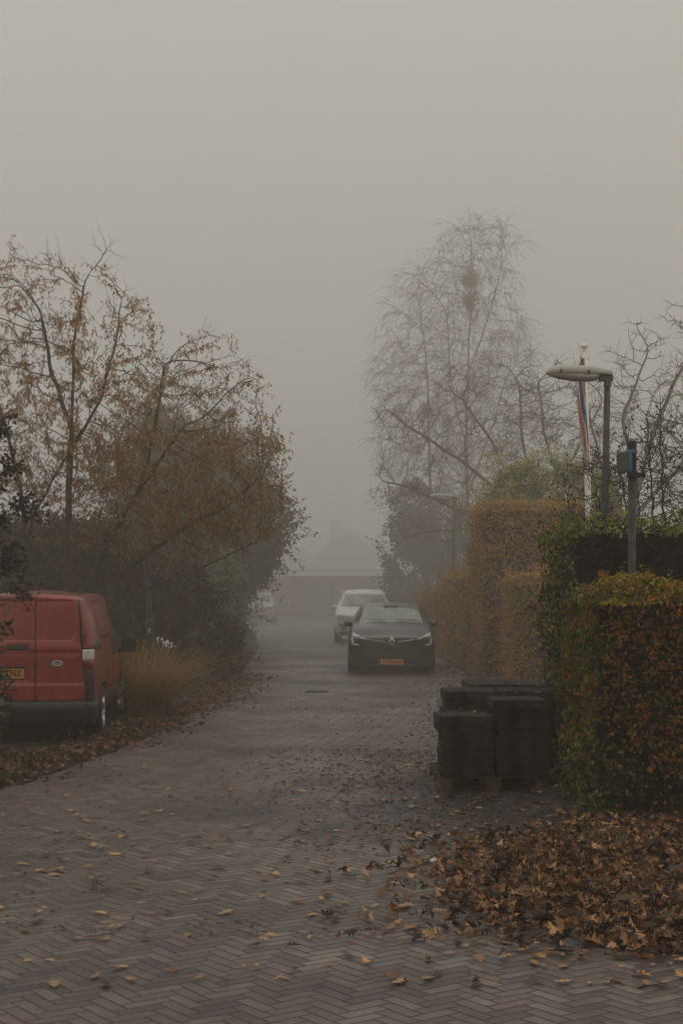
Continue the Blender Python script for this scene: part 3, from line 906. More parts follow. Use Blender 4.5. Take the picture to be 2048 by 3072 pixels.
sh = Shell(S, [8, 2, 4, 10, 18, 12, 6, 12, 5, 4, 2, 5], [4, 3, 6, 6, 8, 4, 6], VW, .36)
def part_of(i, j, left):
    if i == 7 and j in (5, 6): return 'windscreen'
    if i in (6, 7) and j == 4: return "side_window@" + ("l" if left else "r")
    return 'body'
sh.split('van', part_of, {'body': MAT['van_red'], 'windscreen': MAT['glass'], 'side_window': MAT['window_dark']}, van)
MB().box((0, 2.2, .75), (1.5, 2.6, .3)).build('load_floor', MAT['seat'], van)
seats(van, [2.35])
def sstep(a, b, x):
    t = min(1, max(0, (x - a) / (b - a))); return t * t * (3 - 2 * t)
def door_disp(xl, xr, chamfer, handle):
    def f(x, z):
        right = xr - max(0, (1.30 - z)) * (.55 if chamfer else 0) + (1.68 - z) * .10
        d = min(x - xl, right - x, 1.665 - z, z - 1.175)
        v = -.022 * sstep(0, .035, d)
        if handle:
            d2 = min(x + .17, .10 - x, 1.145 - z, z - 1.065); v -= .03 * sstep(0, .02, d2)
            d3 = min(x + .62, .07 - x, .90 - z, z - .72); v -= .022 * sstep(0, .03, d3)
        v += .014 * sstep(.70, .66, z) + .008 * sstep(1.17, 1.12, z) - .012 * sstep(1.09, 1.04, z)
        return v
    return f
def door_edge_r(n=24):
    return [(.175 + (.60 + .10 * sstep(1.74, 1.0, z) - .175) * t, z) for z, t in ((1.0, 0),)]
zr = lambda z: .645 + (1.70 - z) * .085
patch(sh, 'rear', [(.172, 1.715), (.60, 1.70), (.635, 1.665)], [(.172, .49), (.66, .49), (.735, .56)], 'rear_door', MAT['van_red'], van, off=.012, thick=.02, n=56, m=110, disp=door_disp(.185, .60, True, False))
patch(sh, 'rear', [(-.635, 1.665), (-.60, 1.70), (.158, 1.715)], [(-.735, .56), (-.66, .49), (.158, .49)], 'rear_door', MAT['van_red'], van, off=.012, thick=.02, n=84, m=110, disp=door_disp(-.60, .14, False, True))
patch(sh, 'rear', [(-.02, 1.712), (.11, 1.712)], [(-.04, 1.675), (.13, 1.675)], 'high_brake_light', MAT['black_plastic'], van, off=.022, thick=.02, n=8, m=2)
hd = patch(sh, 'rear', [(-.15, 1.12), (-.06, 1.145), (.0, 1.145), (.08, 1.12)], [(-.16, 1.078), (-.06, 1.07), (.0, 1.07), (.09, 1.078)], 'door_handle', MAT['black_plastic'], van, off=.014, thick=.02, n=12, m=3)
patch(sh, 'rear', [(-.50, .895), (.05, .895)], [(-.50, .868), (.05, .868)], 'plate_light', MAT['black_plastic'], van, off=.012, thick=.03, n=12, m=2)
y0, _ = sh.hit('rear', -.2, .8); yp = y0.y - .006
pl = MB().box((-.225, yp, .805), (.52, .008, .112), ch=.003).build('number_plate', MAT['plate'], van)
text_mb('LNZ', .098, lambda a, b, d: (-.082 + a * .92, yp - .0065 - d, .805 + b), .0, .0022).build('lettering', MAT['plate_ink'], pl)
MB().box((-.225, yp, .738), (.52, .007, .018)).build('plate_holder', MAT['black_plastic'], van)
def oval_emblem(root, cx, cz, y, a, b, sgn):
    ring = []
    rim = MB(); n = 32
    for k in range(n):
        an = 2 * PI * k / n
        ring.append((cx + a * math.cos(an), y, cz + b * math.sin(an)))
    rim.tube(ring + ring[:1], .005, 6, False)
    e = rim.build('badge', MAT['chrome'], root, True)
    MB().prism([(cx + a * .97 * math.cos(2 * PI * k / n), cz + b * .97 * math.sin(2 * PI * k / n)) for k in range(n)], y - .002, y + .012, lambda p, q, d: (p, d, q)).build('badge_field', MAT['badge_blue'], e)
    tx = text_mb('Ford', .042, lambda p, q, d: (cx + p * 1.1 + q * .25, y - .0035, cz + q), 0, .0006)
    tx.build('lettering', MAT['chrome'], e)
MAT['badge_blue'] = principled('badge_blue', (.02, .027, .04), .3, var=.1, coat=.5)
ye, _ = sh.hit('rear', .41, .925)
oval_emblem(van, .415, .925, ye.y - .014, .062, .028, -1)
patch(sh, 'rear', [(.525, 1.008), (.615, 1.006)], [(.525, .990), (.615, .988)], 'nameplate', MAT['chrome'], van, off=.008, thick=.008, n=6, m=1)
for s in (1, -1):
    X = lambda L_: [(s * a, b) for a, b in (L_ if s > 0 else L_[::-1])]
    patch(sh, 'rear', X([(.735, 1.205), (.77, 1.215)]), X([(.705, 1.085), (.835, 1.085)]), 'tail_light', MAT['lamp_red'], van, off=.016, thick=.03, n=10, m=5)
    c = patch(sh, 'rear', X([(.705, 1.083), (.835, 1.083)]), X([(.705, .955), (.835, .955)]), 'reversing_lamp', MAT['lamp_clear'], van, off=.018, thick=.03, n=10, m=5)
    MB().box((s * .765, ye.y + .012, 1.02), (.05, .02, .05), ch=.01).build('bulb_cup', MAT['lamp_white'], c)
    patch(sh, 'rear', X([(.705, .953), (.835, .953)]), X([(.745, .87), (.835, .855)]), 'tail_light', MAT['lamp_red'], van, off=.016, thick=.03, n=10, m=4)
    patch(sh, 'rear', X([(.755, .865), (.838, .855)]), X([(.745, .47), (.838, .45)]), 'bumper_corner', MAT['grey_plastic'], van, off=.012, thick=.03, n=8, m=8)
    ax = 'right' if s > 0 else 'left'
    patch(sh, ax, [(.05, 1.12), (.20, 1.17), (.55, 1.17)], [(.05, 1.075), (.20, 1.075), (.55, 1.075)], 'side_rail', MAT['black_plastic'], van, off=.006, thick=.01, n=14, m=2)
    patch(sh, ax, [(1.05, .52), (2.95, .52)], [(1.05, .36), (2.95, .36)], 'side_moulding', MAT['grey_plastic'], van, off=.010, thick=.02, n=20, m=3)
    patch(sh, ax, [(.72, 1.55), (1.0, 1.585), (2.0, 1.60)], [(.70, 1.20), (1.0, 1.18), (2.0, 1.18)], 'blank_side_panel', MAT['van_red'], van, off=.008, thick=.01, n=24, m=8)
    patch(sh, ax, [(2.05, .98), (2.16, .98)], [(2.05, .93), (2.16, .93)], 'door_handle', MAT['black_plastic'], van, off=.03, thick=.03, n=6, m=2)
    for yy in (1.18, 2.02, 3.05):
        patch(sh, ax, [(yy, 1.62 if yy < 2.5 else 1.05), (yy + .012, 1.62 if yy < 2.5 else 1.05)], [(yy, .45), (yy + .012, .45)], 'door_gap', MAT['iron'], van, off=.002, thick=.01, n=2, m=20)
    MB().box((s * .72, .015, 1.22 - .0), (.03, .03, .10), ch=.008).build('door_hinge', MAT['van_red'], van)
    mirror_part(van, s * .90, 2.86, 1.03, MAT['black_plastic'], .21, .20)
    wheel(van, s * .775, VW[0][0], .31, .19, 5); wheel(van, s * .79, VW[1][0], .31, .19, 5, .3, steer=-.22)
    arch(van, s * .85, VW[0][0], .365); arch(van, s * .85, VW[1][0], .365)
bp = MB()
bpts = [(-.86, .20), (-.84, .05), (-.76, -.02), (-.55, -.045), (0, -.05), (.55, -.045), (.76, -.02), (.84, .05), (.86, .20)]
prof = [(.02, .485), (-.015, .47), (-.02, .40), (-.01, .30), (.05, .21)]
vs_, fs_ = [], []
for (x, y) in bpts:
    l = math.hypot(x, 1.2)
    for d, z in prof: vs_.append((x - d * (0 if abs(x) < .7 else math.copysign(.9, x)) * 1, y + (d if abs(x) < .8 else 0), z))
for i in range(len(bpts) - 1):
    for k in range(len(prof) - 1):
        fs_.append((i * 5 + k, (i + 1) * 5 + k, (i + 1) * 5 + k + 1, i * 5 + k + 1))
bp.add(vs_, fs_)
bp.build('rear_bumper', MAT['grey_plastic'], van, True)
MB().box((0, .25, .27), (1.5, .5, .04)).box((.35, .35, .23), (.5, .25, .10), ch=.03).build('underbody', MAT['iron'], van)
MB().box((.62, -.045, .41), (.09, .012, .03), ch=.004).build('reflector', MAT['lamp_red'], van)
MB().box((-.62, -.045, .41), (.09, .012, .03), ch=.004).build('reflector', MAT['lamp_red'], van)

for xa, xb in ((.155, .176), (-.165, -.160)):
    if xb > 0: patch(sh, 'rear', [(xa, 1.72), (xb, 1.72)], [(xa, .48), (xb, .48)], 'door_gap', MAT['iron'], van, off=.008, thick=.01, n=2, m=30)
for s in (1, -1):
    q_ = [(s * .63, 1.70), (s * .66, 1.60), (s * .70, 1.2), (s * .71, 1.0)]
    patch(sh, 'rear', [(s * .640, 1.70), (s * .662, 1.70)][::s], [(s * .735, .56), (s * .752, .56)][::s], 'door_gap', MAT['iron'], van, off=.010, thick=.012, n=2, m=30)
patch(sh, 'rear', [(-.62, 1.735), (.60, 1.735)], [(-.62, 1.722), (.60, 1.722)], 'door_gap', MAT['iron'], van, off=.008, thick=.01, n=20, m=1)
# ---------------- generic road car, nose at +y
def car_shell(p, wheels, R):
    W, H, L = p['w'] / 2, p['h'], p['l']
    zb, hoodz, cowl, belt = p['zb'], p['hood'], p['cowl'], p['belt']
    yc, yh, yr, yt = p['y_cowl'], p['y_header'], p['y_rear_roof'], p['y_tail']   # cowl, header, end of roof, foot of the rear window
    tg, tr = p['tg'], p['tr']                                                    # half widths at the cowl and at the roof edge
    def cabin(y, zt, wr, w=W):
        return [(0, y, zb), (w * .84, y, zb), (w * .96, y, zb + .14), (w, y, .58), (w * .965, y, belt), (wr + .085, y, zt - .115), (wr, y, zt - .035), (0, y, zt)]
    def hoodsec(y, w, ze, zc, k=.86):
        return [(0, y, zb), (w * .84, y, zb), (w * .96, y, zb + .14), (w, y, .56), (w * .97, y, ze - .10), (w * .90, y, ze - .02), (w * k * .82, y, zc - .015), (0, y + .01, zc)]
    def face(s, k, y, bow, zc=None, kz=1.0):
        out = []
        for x, _, z in s:
            xx = x * k
            out.append((xx, y - bow * (xx / W) ** 2, z if zc is None else zc + (z - zc) * kz))
        return out
    n2 = hoodsec(0, W * .97, hoodz + .01, hoodz)
    S = [face(cabin(0, belt + .05, tr + .05, W * .9), .85, .0, -.10, .6, 0.0), face(cabin(0, belt + .05, tr + .05, W * .93), .93, .0, -.12, .6, .93), cabin(.22, belt + .16, tr + .06, W * .97),
         cabin(yt, belt + .2, tr + .05, W * .985), cabin(yr, H - .05, tr, W), cabin((yr + yh) / 2, H, tr + .01), cabin(yh, H - p.get('hdr', .08), tr - .01),
         [(0, yc, zb), (W * .84, yc, zb), (W * .96, yc, zb + .14), (W, yc, .58), (W * .97, yc, belt - .03), (tg + .05, yc - .06, cowl - .02), (tg, yc, cowl), (0, yc + .10, cowl + .005)],
         hoodsec((yc + L) / 2, W * .995, (cowl + hoodz) / 2 - .01, (cowl + hoodz) / 2 + .04), face(hoodsec(0, W * .985, hoodz + .03, hoodz + .03), 1, L - .16, .20), face(n2, .985, L - .04, .26), face(n2, .955, L, .30, .5, .93), face(n2, .88, L + .015, .32, .45, 0.0)]
    return Shell(S, [6, 2, 5, 5, 8, 8, 10, 10, 6, 4, 2, 7], [4, 3, 5, 6, 8, 4, 8], wheels, R)

def car_parts(i, j, left):
    if i == 6 and j in (6,): return 'windscreen'
    if i == 3 and j == 6: return 'rear_window'
    if i in (4, 5) and j == 4: return 'side_window@' + str(left)
    return 'body'

# ---------------- black hatchback facing the camera
car = empty('hatchback', (1.085, 34.95, 0), PI + math.radians(-1.0), 'black hatchback facing us with a yellow number plate and diamond badge', 'car')
P = dict(w=1.79, h=1.44, l=4.05, zb=.17, hood=.77, cowl=1.03, belt=.93, y_cowl=2.93, y_header=2.12, y_rear_roof=.62, y_tail=.30, tg=.665, tr=.57)
CW = [(.62, .32), (3.20, .32)]
sh = car_shell(P, CW, .365)
sh.split('hatchback', car_parts, {'body': MAT['car_black'], 'windscreen': MAT['glass'], 'rear_window': MAT['glass'], 'side_window': MAT['glass']}, car)
seats(car, [2.0, 1.15], .50, .48, .36, 1.14)
db = MB().box((0, 2.72, .84), (1.36, .5, .16), ch=.05).build('dashboard', MAT['seat'], car)
rg = [(.36 + .18 * math.cos(a), 2.42 + .05 * math.sin(a), .92 + .18 * math.sin(a)) for a in np.linspace(0, 2 * PI, 20)]
MB().tube(rg, .014, 6, False).build('steering_wheel', MAT['black_plastic'], car, True)
MB().box((0, 2.20, 1.285), (.25, .05, .075), ch=.015).box((0, 2.12, 1.34), (.28, .10, .07), ch=.02).build('rear_view_mirror', MAT['black_plastic'], car)
MB().tube([(0, .85, 1.42), (0, .80, 1.60)], [.006, .003], 6).build('aerial', MAT['black_plastic'], car)
for s in (1, -1):
    Q = lambda L_: [(s * a, b) for a, b in L_]
    hl = patch(sh, 'front', Q([(.50, .735), (.66, .80), (.80, .865)]), Q([(.50, .705), (.64, .675), (.835, .70)]), 'headlight', MAT['headlight'], car, off=.006, thick=.02, n=16, m=5)
    patch(sh, 'front', Q([(.79, .745), (.825, .760)]), Q([(.765, .61), (.815, .62)]), 'daylight_strip', MAT['lamp_white'], hl, off=.012, thick=.016, n=4, m=6)
    patch(sh, 'front', Q([(.68, .615), (.77, .635)]), Q([(.66, .59), (.79, .602)]), 'daylight_strip', MAT['lamp_white'], hl, off=.0125, thick=.016, n=8, m=2)
    patch(sh, 'front', Q([(.50, .728), (.62, .765)]), Q([(.50, .712), (.62, .738)]), 'lamp_lens', MAT['lamp_clear'], hl, off=.011, thick=.012, n=8, m=2)
    patch(sh, 'front', Q([(.65, .785), (.80, .86)]), Q([(.65, .765), (.815, .775)]), 'lamp_lens', MAT['lamp_clear'], hl, off=.011, thick=.012, n=8, m=3)
    patch(sh, 'front', Q([(.13, .681), (.47, .720)]), Q([(.13, .670), (.47, .709)]), 'grille_bar', MAT['chrome'], car, off=.012, thick=.015, n=12, m=2)
    patch(sh, 'front', Q([(.50, .375), (.80, .40)]), Q([(.46, .345), (.82, .345)]), 'fog_lamp_recess', MAT['grey_plastic'], car, off=.008, thick=.015, n=10, m=3)
    mirror_part(car, s * .82, 2.62, 1.0, MAT['car_black'], .17, .135, -1)
    patch(sh, 'right' if s > 0 else 'left', [(1.0, .80), (2.7, .76)], [(1.0, .785), (2.7, .745)], 'door_crease', MAT['car_black'], car, off=.01, thick=.02, n=16, m=1)
    patch(sh, 'right' if s > 0 else 'left', [(1.1, .30), (2.75, .30)], [(1.1, .21), (2.75, .21)], 'sill', MAT['black_plastic'], car, off=.012, thick=.02, n=16, m=2)
    for yw in (CW[0][0], CW[1][0]):
        wheel(car, s * .79, yw, .32, .20, 5, .2); arch(car, s * .86, yw, .37)
    # wipers
    wp = MB()
    a0 = (.42, .10) if s > 0 else (-.10, -.62)
    q = [sh.hit('top', a0[0] + (a0[1] - a0[0]) * k / 6, 2.90 + .03 * k / 6 * 0 - .02)[0] + Vector((0, .03, .018)) for k in range(7)]
    wp.tube(q, .008, 5); wp.build('wiper', MAT['iron'], car)
patch(sh, 'front', [(-.44, .665), (-.12, .655), (0, .62), (.12, .655), (.44, .665)], [(-.30, .60), (-.17, .50), (0, .49), (.17, .50), (.30, .60)], 'grille', MAT['black_plastic'], car, off=.007, thick=.015, n=20, m=5)
patch(sh, 'front', [(-.31, .60), (-.18, .502), (0, .492), (.18, .502), (.31, .60)], [(-.31, .588), (-.18, .488), (0, .478), (.18, .488), (.31, .588)], 'grille_trim', MAT['grey_plastic'], car, off=.012, thick=.02, n=24, m=1)
patch(sh, 'front', [(-.55, .44), (.55, .44)], [(-.55, .24), (.55, .24)], 'lower_grille', MAT['black_plastic'], car, off=.004, thick=.015, n=16, m=4)
patch(sh, 'front', [(-.80, .345), (-.5, .322), (.5, .322), (.80, .345)], [(-.80, .335), (-.5, .310), (.5, .310), (.80, .335)], 'bumper_strip', MAT['grey_plastic'], car, off=.012, thick=.02, n=20, m=1)
patch(sh, 'front', [(-.5, .222), (.5, .222)], [(-.5, .205), (.5, .205)], 'chin_strip', MAT['galv'], car, off=.012, thick=.02, n=16, m=1)
yb = sh.hit('front', 0, .62)[0].y
dm = MB()
o1 = [(0, .775 - .02), (.062, .675), (0, .595)]
def dia(w, h): return [(0, h), (w, 0), (0, -h), (-w, 0)]
def dfn(a, b, d): return (a, yb + .02 + d, .680 + b)
n0 = 4
for (w1, h1, w2, h2) in ((.062, .088, .026, .045),):
    O, I = dia(w1, h1), dia(w2, h2)
    O = [(-.02, h1), (.02, h1), (w1, .0), (.012, -h1), (-.012, -h1), (-w1, 0)]
    I = [(-.004, h2), (.004, h2), (w2, 0), (.003, -h2), (-.003, -h2), (-w2, 0)]
    k = len(O)
    vs_ = [dfn(a, b, 0) for a, b in O] + [dfn(a, b, .012) for a, b in I] + [dfn(a, b, -.03) for a, b in O] + [dfn(a, b, -.03) for a, b in I]
    fs_ = []
    for i in range(k):
        j = (i + 1) % k
        fs_ += [(i, j, k + j, k + i), (i, j, 2 * k + j, 2 * k + i), (k + i, k + j, 3 * k + j, 3 * k + i)]
    dm.add(vs_, fs_)
dm.build('badge', MAT['chrome'], car)
yp = sh.hit('front', 0, .33)[0].y + .03
pl = MB().box((0, yp, .272), (.455, .012, .108), ch=.003).build('number_plate', MAT['plate'], car)
MB().box((.252, yp, .272), (.046, .012, .108), ch=.003).build('blue_strip', MAT['blue'], pl)
text_mb('R-949-NX', .098, lambda a, b, d: (-a * .90, yp + .0075, .272 + b), 0, .001).build('lettering', MAT['plate_ink'], pl)

# ---------------- pale SUV behind it
car2 = empty('suv', (.72, 51.6, 0), PI, 'pale silver SUV parked behind the black hatchback, facing us', 'car')
P = dict(w=1.89, h=1.66, l=4.63, zb=.24, hood=.90, cowl=1.12, belt=1.02, y_cowl=3.35, y_header=2.35, y_rear_roof=.6, y_tail=.25, tg=.74, tr=.61, hdr=.14)
CW = [(.85, .36), (3.65, .36)]
sh = car_shell(P, CW, .42)
sh.split('suv', car_parts, {'body': MAT['car_silver'], 'windscreen': MAT['glass'], 'rear_window': MAT['glass'], 'side_window': MAT['glass']}, car2)
seats(car2, [2.2, 1.2], .6, .5, .38, 1.25)
MB().box((0, 3.05, .96), (1.4, .5, .14), ch=.05).build('dashboard', MAT['seat'], car2)
MB().box((0, 2.5, 1.42), (.24, .05, .07), ch=.015).build('rear_view_mirror', MAT['black_plastic'], car2)
for s in (1, -1):
    Q = lambda L_: [(s * a, b) for a, b in L_]
    hl = patch(sh, 'front', Q([(.42, .82), (.62, .85), (.83, .90)]), Q([(.40, .72), (.6, .69), (.86, .73)]), 'headlight', MAT['lamp_grey'], car2, off=.006, thick=.02, n=14, m=5)
    patch(sh, 'front', Q([(.50, .80), (.62, .82)]), Q([(.50, .73), (.62, .72)]), 'lamp_lens', MAT['lamp_clear'], hl, off=.012, thick=.012, n=8, m=3)
    patch(sh, 'front', Q([(.55, .60), (.82, .61)]), Q([(.58, .42), (.72, .40)]), 'fog_lamp_recess', MAT['grey_plastic'], car2, off=.008, thick=.015, n=8, m=4)
    mirror_part(car2, s * .86, 2.95, 1.10, MAT['car_silver'], .19, .15, -1)
    MB().tube([(s * .60, .7, 1.58), (s * .62, .9, 1.65), (s * .62, 2.1, 1.66), (s * .60, 2.35, 1.60)], .018, 6).build('roof_rail', MAT['galv'], car2, True)
    patch(sh, 'right' if s > 0 else 'left', [(1.3, .46), (3.2, .46)], [(1.3, .27), (3.2, .27)], 'sill', MAT['grey_plastic'], car2, off=.012, thick=.02, n=16, m=2)
    for yw in (CW[0][0], CW[1][0]):
        wheel(car2, s * .83, yw, .36, .23, 5); arch(car2, s * .91, yw, .425)
patch(sh, 'front', [(-.36, .80), (.36, .80)], [(-.30, .60), (.30, .60)], 'grille', MAT['black_plastic'], car2, off=.008, thick=.015, n=14, m=4)
patch(sh, 'front', [(-.34, .80), (-.31, .80)], [(.31, .615), (.34, .615)], 'grille_bar', MAT['chrome'], car2, off=.014, thick=.012, n=4, m=14)
patch(sh, 'front', [(-.80, .385), (.80, .385)], [(-.78, .25), (.78, .25)], 'lower_bumper', MAT['grey_plastic'], car2, off=.010, thick=.02, n=20, m=3)
yp = sh.hit('front', 0, .5)[0].y + .012
MB().box((0, yp, .50), (.52, .012, .11), ch=.003).build('number_plate', MAT['plate'], car2)
wv = MB(); wv.tube([Vector((.45 - .85 * k / 6, 3.29 + .05, 1.165)) for k in range(7)], .008, 5); wv.build('wiper', MAT['iron'], car2)
MB().lathe([(.001, .07), (.02, .02), (.035, 0)], 10, Matrix.Translation((0, 1.0, 1.60))).build('aerial', MAT['car_silver'], car2, True)

# ---------------- far car half hidden by the left hedge
car3 = empty('saloon_car', (-3.95, 74, 0), PI, 'pale car half hidden in the fog at the end of the left hedge', 'car')
P = dict(w=1.74, h=1.42, l=4.2, zb=.2, hood=.82, cowl=.98, belt=.90, y_cowl=3.0, y_header=2.3, y_rear_roof=.8, y_tail=.3, tg=.70, tr=.60)
CW = [(.75, .32), (3.35, .32)]
sh = car_shell(P, CW, .37)
sh.split('saloon_car', car_parts, {'body': MAT['car_grey'], 'windscreen': MAT['glass'], 'rear_window': MAT['glass'], 'side_window': MAT['glass']}, car3)
seats(car3, [2.1], .5, .48, .36, 1.1)
for s in (1, -1):
    Q = lambda L_: [(s * a, b) for a, b in L_]
    patch(sh, 'front', Q([(.45, .74), (.78, .78)]), Q([(.45, .64), (.80, .66)]), 'headlight', MAT['headlight'], car3, n=8, m=3)
    mirror_part(car3, s * .87, 2.65, .98, MAT['car_grey'], .2, .14, -1)
    for yw in (CW[0][0], CW[1][0]):
        wheel(car3, s * .77, yw, .32, .2, 5); arch(car3, s * .84, yw, .37)
patch(sh, 'front', [(-.38, .72), (.38, .72)], [(-.32, .60), (.32, .60)], 'grille', MAT['black_plastic'], car3, n=10, m=3)
patch(sh, 'front', [(-.7, .42), (.7, .42)], [(-.7, .24), (.7, .24)], 'lower_grille', MAT['black_plastic'], car3, n=10, m=3)
yp = sh.hit('front', 0, .5)[0].y + .012
MB().box((0, yp, .50), (.52, .012, .11), ch=.003).build('number_plate', MAT['plate'], car3)
# ================================================================== BUILDINGS IN THE FOG
gar = empty('garage_block', (0, 85, 0), math.radians(-2.0), 'low flat-roofed garage row with pale fascia at the end of the road', 'garage')
mb = MB()
mb.box((-3.05, .25, 1.13), (.42, .5, 2.26)).box((-.12, .25, 1.13), (.50, .5, 2.26)).box((3.1, .25, 1.13), (.5, .5, 2.26)).box((6.3, .25, 1.13), (.5, .5, 2.26))
mb.box((1.7, 3.4, 1.13), (9.7, 5.6, 2.26))
mb.build('wall', MAT['brick'], gar)
for x, w_ in ((-1.6, 2.47), (1.5, 2.72), (4.7, 2.7)):
    d_ = MB()
    d_.box((x, .42, 1.07), (w_ - .01, .06, 2.14))
    for k in range(9): d_.box((x - w_ / 2 + w_ * (k + .5) / 9, .385, 1.07), (.03, .02, 2.1))
    d = d_.build('garage_door', MAT['garage_door'], gar)
    MB().box((x, .37, 1.0), (.12, .04, .03), ch=.008).build('handle', MAT['galv'], d)
MB().box((1.65, 3.1, 2.40), (10.2, 6.7, .26), ch=.01).build('fascia', MAT['fascia'], gar)
MB().box((1.65, 3.1, 2.55), (10.0, 6.5, .05)).build('roof', MAT['roof_tile'], gar)
side = empty('garden_wall', (-6.2, 86, 0), 0, 'dim brick wall and gate left of the garage row in the fog', 'wall')
MB().box((0, .2, .95), (5.6, .25, 1.9)).box((-2.75, .2, 1.1), (.4, .4, 2.2)).box((2.7, .2, 1.1), (.4, .4, 2.2)).build('wall', MAT['brick'], side)
MB().box((0, .2, 1.93), (5.2, .34, .06)).build('coping', MAT['edging'], side)
gp = empty('globe_lamp', (-3.85, 84.6, 0), 0, 'small round white lamp on a thin post beside the garage row', 'lamp')
MB().tube([(0, 0, 0), (0, 0, 1.55)], .03, 8).build('post', MAT['galv'], gp)
MB().lathe([(.001, .26)] + [(.13 * math.sin(a), .13 + .13 * math.cos(a)) for a in np.linspace(.2, PI - .2, 9)] + [(.001, 0)], 16, Matrix.Translation((0, 0, 1.52))).build('globe', MAT['lamp_white'], gp, True)

house = empty('gabled_house', (.5, 147, 0), 0, 'ghostly gabled house with pale bargeboards almost lost in the fog', 'house')
mb = MB()
gw, ev, ap = 3.6, 3.6, 7.4
mb.prism([(-gw, 0), (gw, 0), (gw, ev), (0, ap), (-gw, ev)], 0, 8, lambda a, b, d: (a, d, b))
mb.box((-8.0, 4, 2.6), (8.7, 7, 5.2))
mb.build('wall', MAT['render_wall'], house)
rf = MB()
for s in (-1, 1):
    rf.prism([(s * (gw + .5), ev - .42), (0, ap + .12), (0, ap + .34), (s * (gw + .5), ev - .20)], -.35, 8.3, lambda a, b, d: (a, d, b))
r_ = rf.build('roof', MAT['roof_tile'], house)
MB().box((-1.2, 5, 6.9), (.9, .7, 1.9)).box((-1.2, 5, 7.9), (1.05, .85, .12)).build('chimney', MAT['brick'], r_)
MB().prism([(-12.8, 5.2), (-3.2, 5.2), (-3.2, 5.35), (-12.8, 5.35)], .2, 8, lambda a, b, d: (a, d, b)).build('flat_roof', MAT['roof_tile'], house)
for s in (-1, 1):
    MB().prism([(s * (gw + .5), ev - .50), (0, ap + .02), (0, ap + .36), (s * (gw + .5), ev - .12)], -.40, -.36, lambda a, b, d: (a, d, b)).build('bargeboard', MAT['fascia'], house)
for x, z, w_, h_ in ((-1.2, 3.9, 1.3, 1.3), (1.0, 3.9, 1.3, 1.3), (-1.9, 1.5, 1.5, 1.5), (1.5, 1.5, 1.5, 1.5), (-6.5, 3.6, 1.6, 1.2)):
    f = MB().box((x, -.03 if x > -5 else .47, z), (w_ + .16, .08, h_ + .16)).build('window', MAT['brick'], house)
    MB().box((x, -.075 if x > -5 else .425, z), (w_, .02, h_)).build('pane', MAT['window_dark'], f)

gpil = empty('gate_pillar', (3.05, 62, 0), 0, 'rusty red brick gate pillar behind the black hatchback', 'pillar')
MB().box((0, 0, .95), (.55, .55, 1.9)).build('pillar', MAT['brick'], gpil)
MB().box((0, 0, 1.95), (.68, .68, .10), ch=.02).box((0, 0, 2.03), (.4, .4, .08), ch=.02).build('coping', MAT['edging'], gpil)
gp2 = empty('gate_post', (2.30, 49, 0), 0, 'short pale gate post beside the beech hedge', 'post')
MB().box((0, 0, .55), (.13, .13, 1.1), ch=.012).build('post', MAT['lamp_shell'], gp2)
MB().box((0, 0, 1.12), (.17, .17, .04), ch=.012).build('cap', MAT['lamp_shell'], gp2)

# ================================================================== STREET FURNITURE
def street_lamp(name, loc, label, zt=4.13, lean=(0.0, 0.0), rz=0.0, group='street lamps along the road'):
    r = empty(name, loc, rz, label, 'street lamp', group)
    lx, ly = lean
    P = lambda z: (lx * z / zt, ly * z / zt, z)
    MB().tube([P(0), P(1.22), P(1.25), P(1.28), P(3.0), P(zt - .02)], [.062, .062, .060, .044, .040, .034], 14).build('pole', MAT['pole'], r, True)
    MB().tube([P(1.235), P(1.275)], [.067, .062], 14).build('collar', MAT['galv'], r)
    MB().box((lx * .1, -.060, .75), (.075, .012, .30), ch=.004).build('service_door', MAT['pole'], r)
    x0 = lx
    # lantern: a long shallow shell on the left of the pole with a clear bowl beneath
    Ls = .74
    def body(prof, z_of):
        vs, fs = [], []
        n = 14; m = len(prof)
        for (t, w_, za, zb_) in prof:
            x = x0 + .055 - Ls * t
            for k in range(n):
                an = 2 * PI * k / n
                c, s_ = math.cos(an), math.sin(an)
                zz = (za if s_ > 0 else zb_) * (abs(s_) ** .75)
                vs.append((x, (abs(c) ** .8) * math.copysign(w_, c), z_of(t) + zz))
        for i in range(m - 1):
            for k in range(n): fs.append((i * n + k, i * n + (k + 1) % n, (i + 1) * n + (k + 1) % n, (i + 1) * n + k))
        fs.append(tuple(range(n))); fs.append(tuple((m - 1) * n + k for k in range(n)))
        return MB().add(vs, fs)
    zf = lambda t: zt + .035 + .012 * t
    shell = body([(0, .012, .045, .0), (.03, .06, .050, -.01), (.12, .085, .064, -.014), (.3, .115, .086, -.014), (.55, .125, .098, -.014), (.78, .12, .096, -.014), (.90, .10, .080, -.014), (.97, .06, .048, -.010), (1.0, .02, .008, -.006)], zf)
    sh_ = shell.build('lantern', MAT['lamp_shell'], r, True)
    body([(.18, .05, -.006, -.03), (.26, .10, -.006, -.074), (.40, .112, -.006, -.086), (.6, .115, -.006, -.080), (.8, .108, -.006, -.058), (.93, .08, -.006, -.030), (.97, .04, -.006, -.012)], zf).build('bowl', MAT['lamp_bowl'], sh_, True)
    for t_ in (.38, .79):
        MB().box((x0 + .055 - Ls * t_, -.124, zf(t_) + .012), (.035, .012, .045), ch=.003).build('clip', MAT['galv'], sh_)
    mb = MB(); mb.box((x0 - .02, 0, zt - .005), (.16, .085, .07), ch=.015).tube([(x0, 0, zt - .10), (x0, 0, zt + .01)], .042, 12)
    mb.build('bracket', MAT['galv'], r)
    return r
street_lamp('street_lamp', (2.86, 17.0, 0), 'near grey street lamp with long lantern above the clipped dark hedge', 4.13, (.085, 0))
street_lamp('street_lamp', (2.92, 40.6, 0), 'faint street lamp in the fog behind the orange beech hedge', 4.10, (.08, 0))
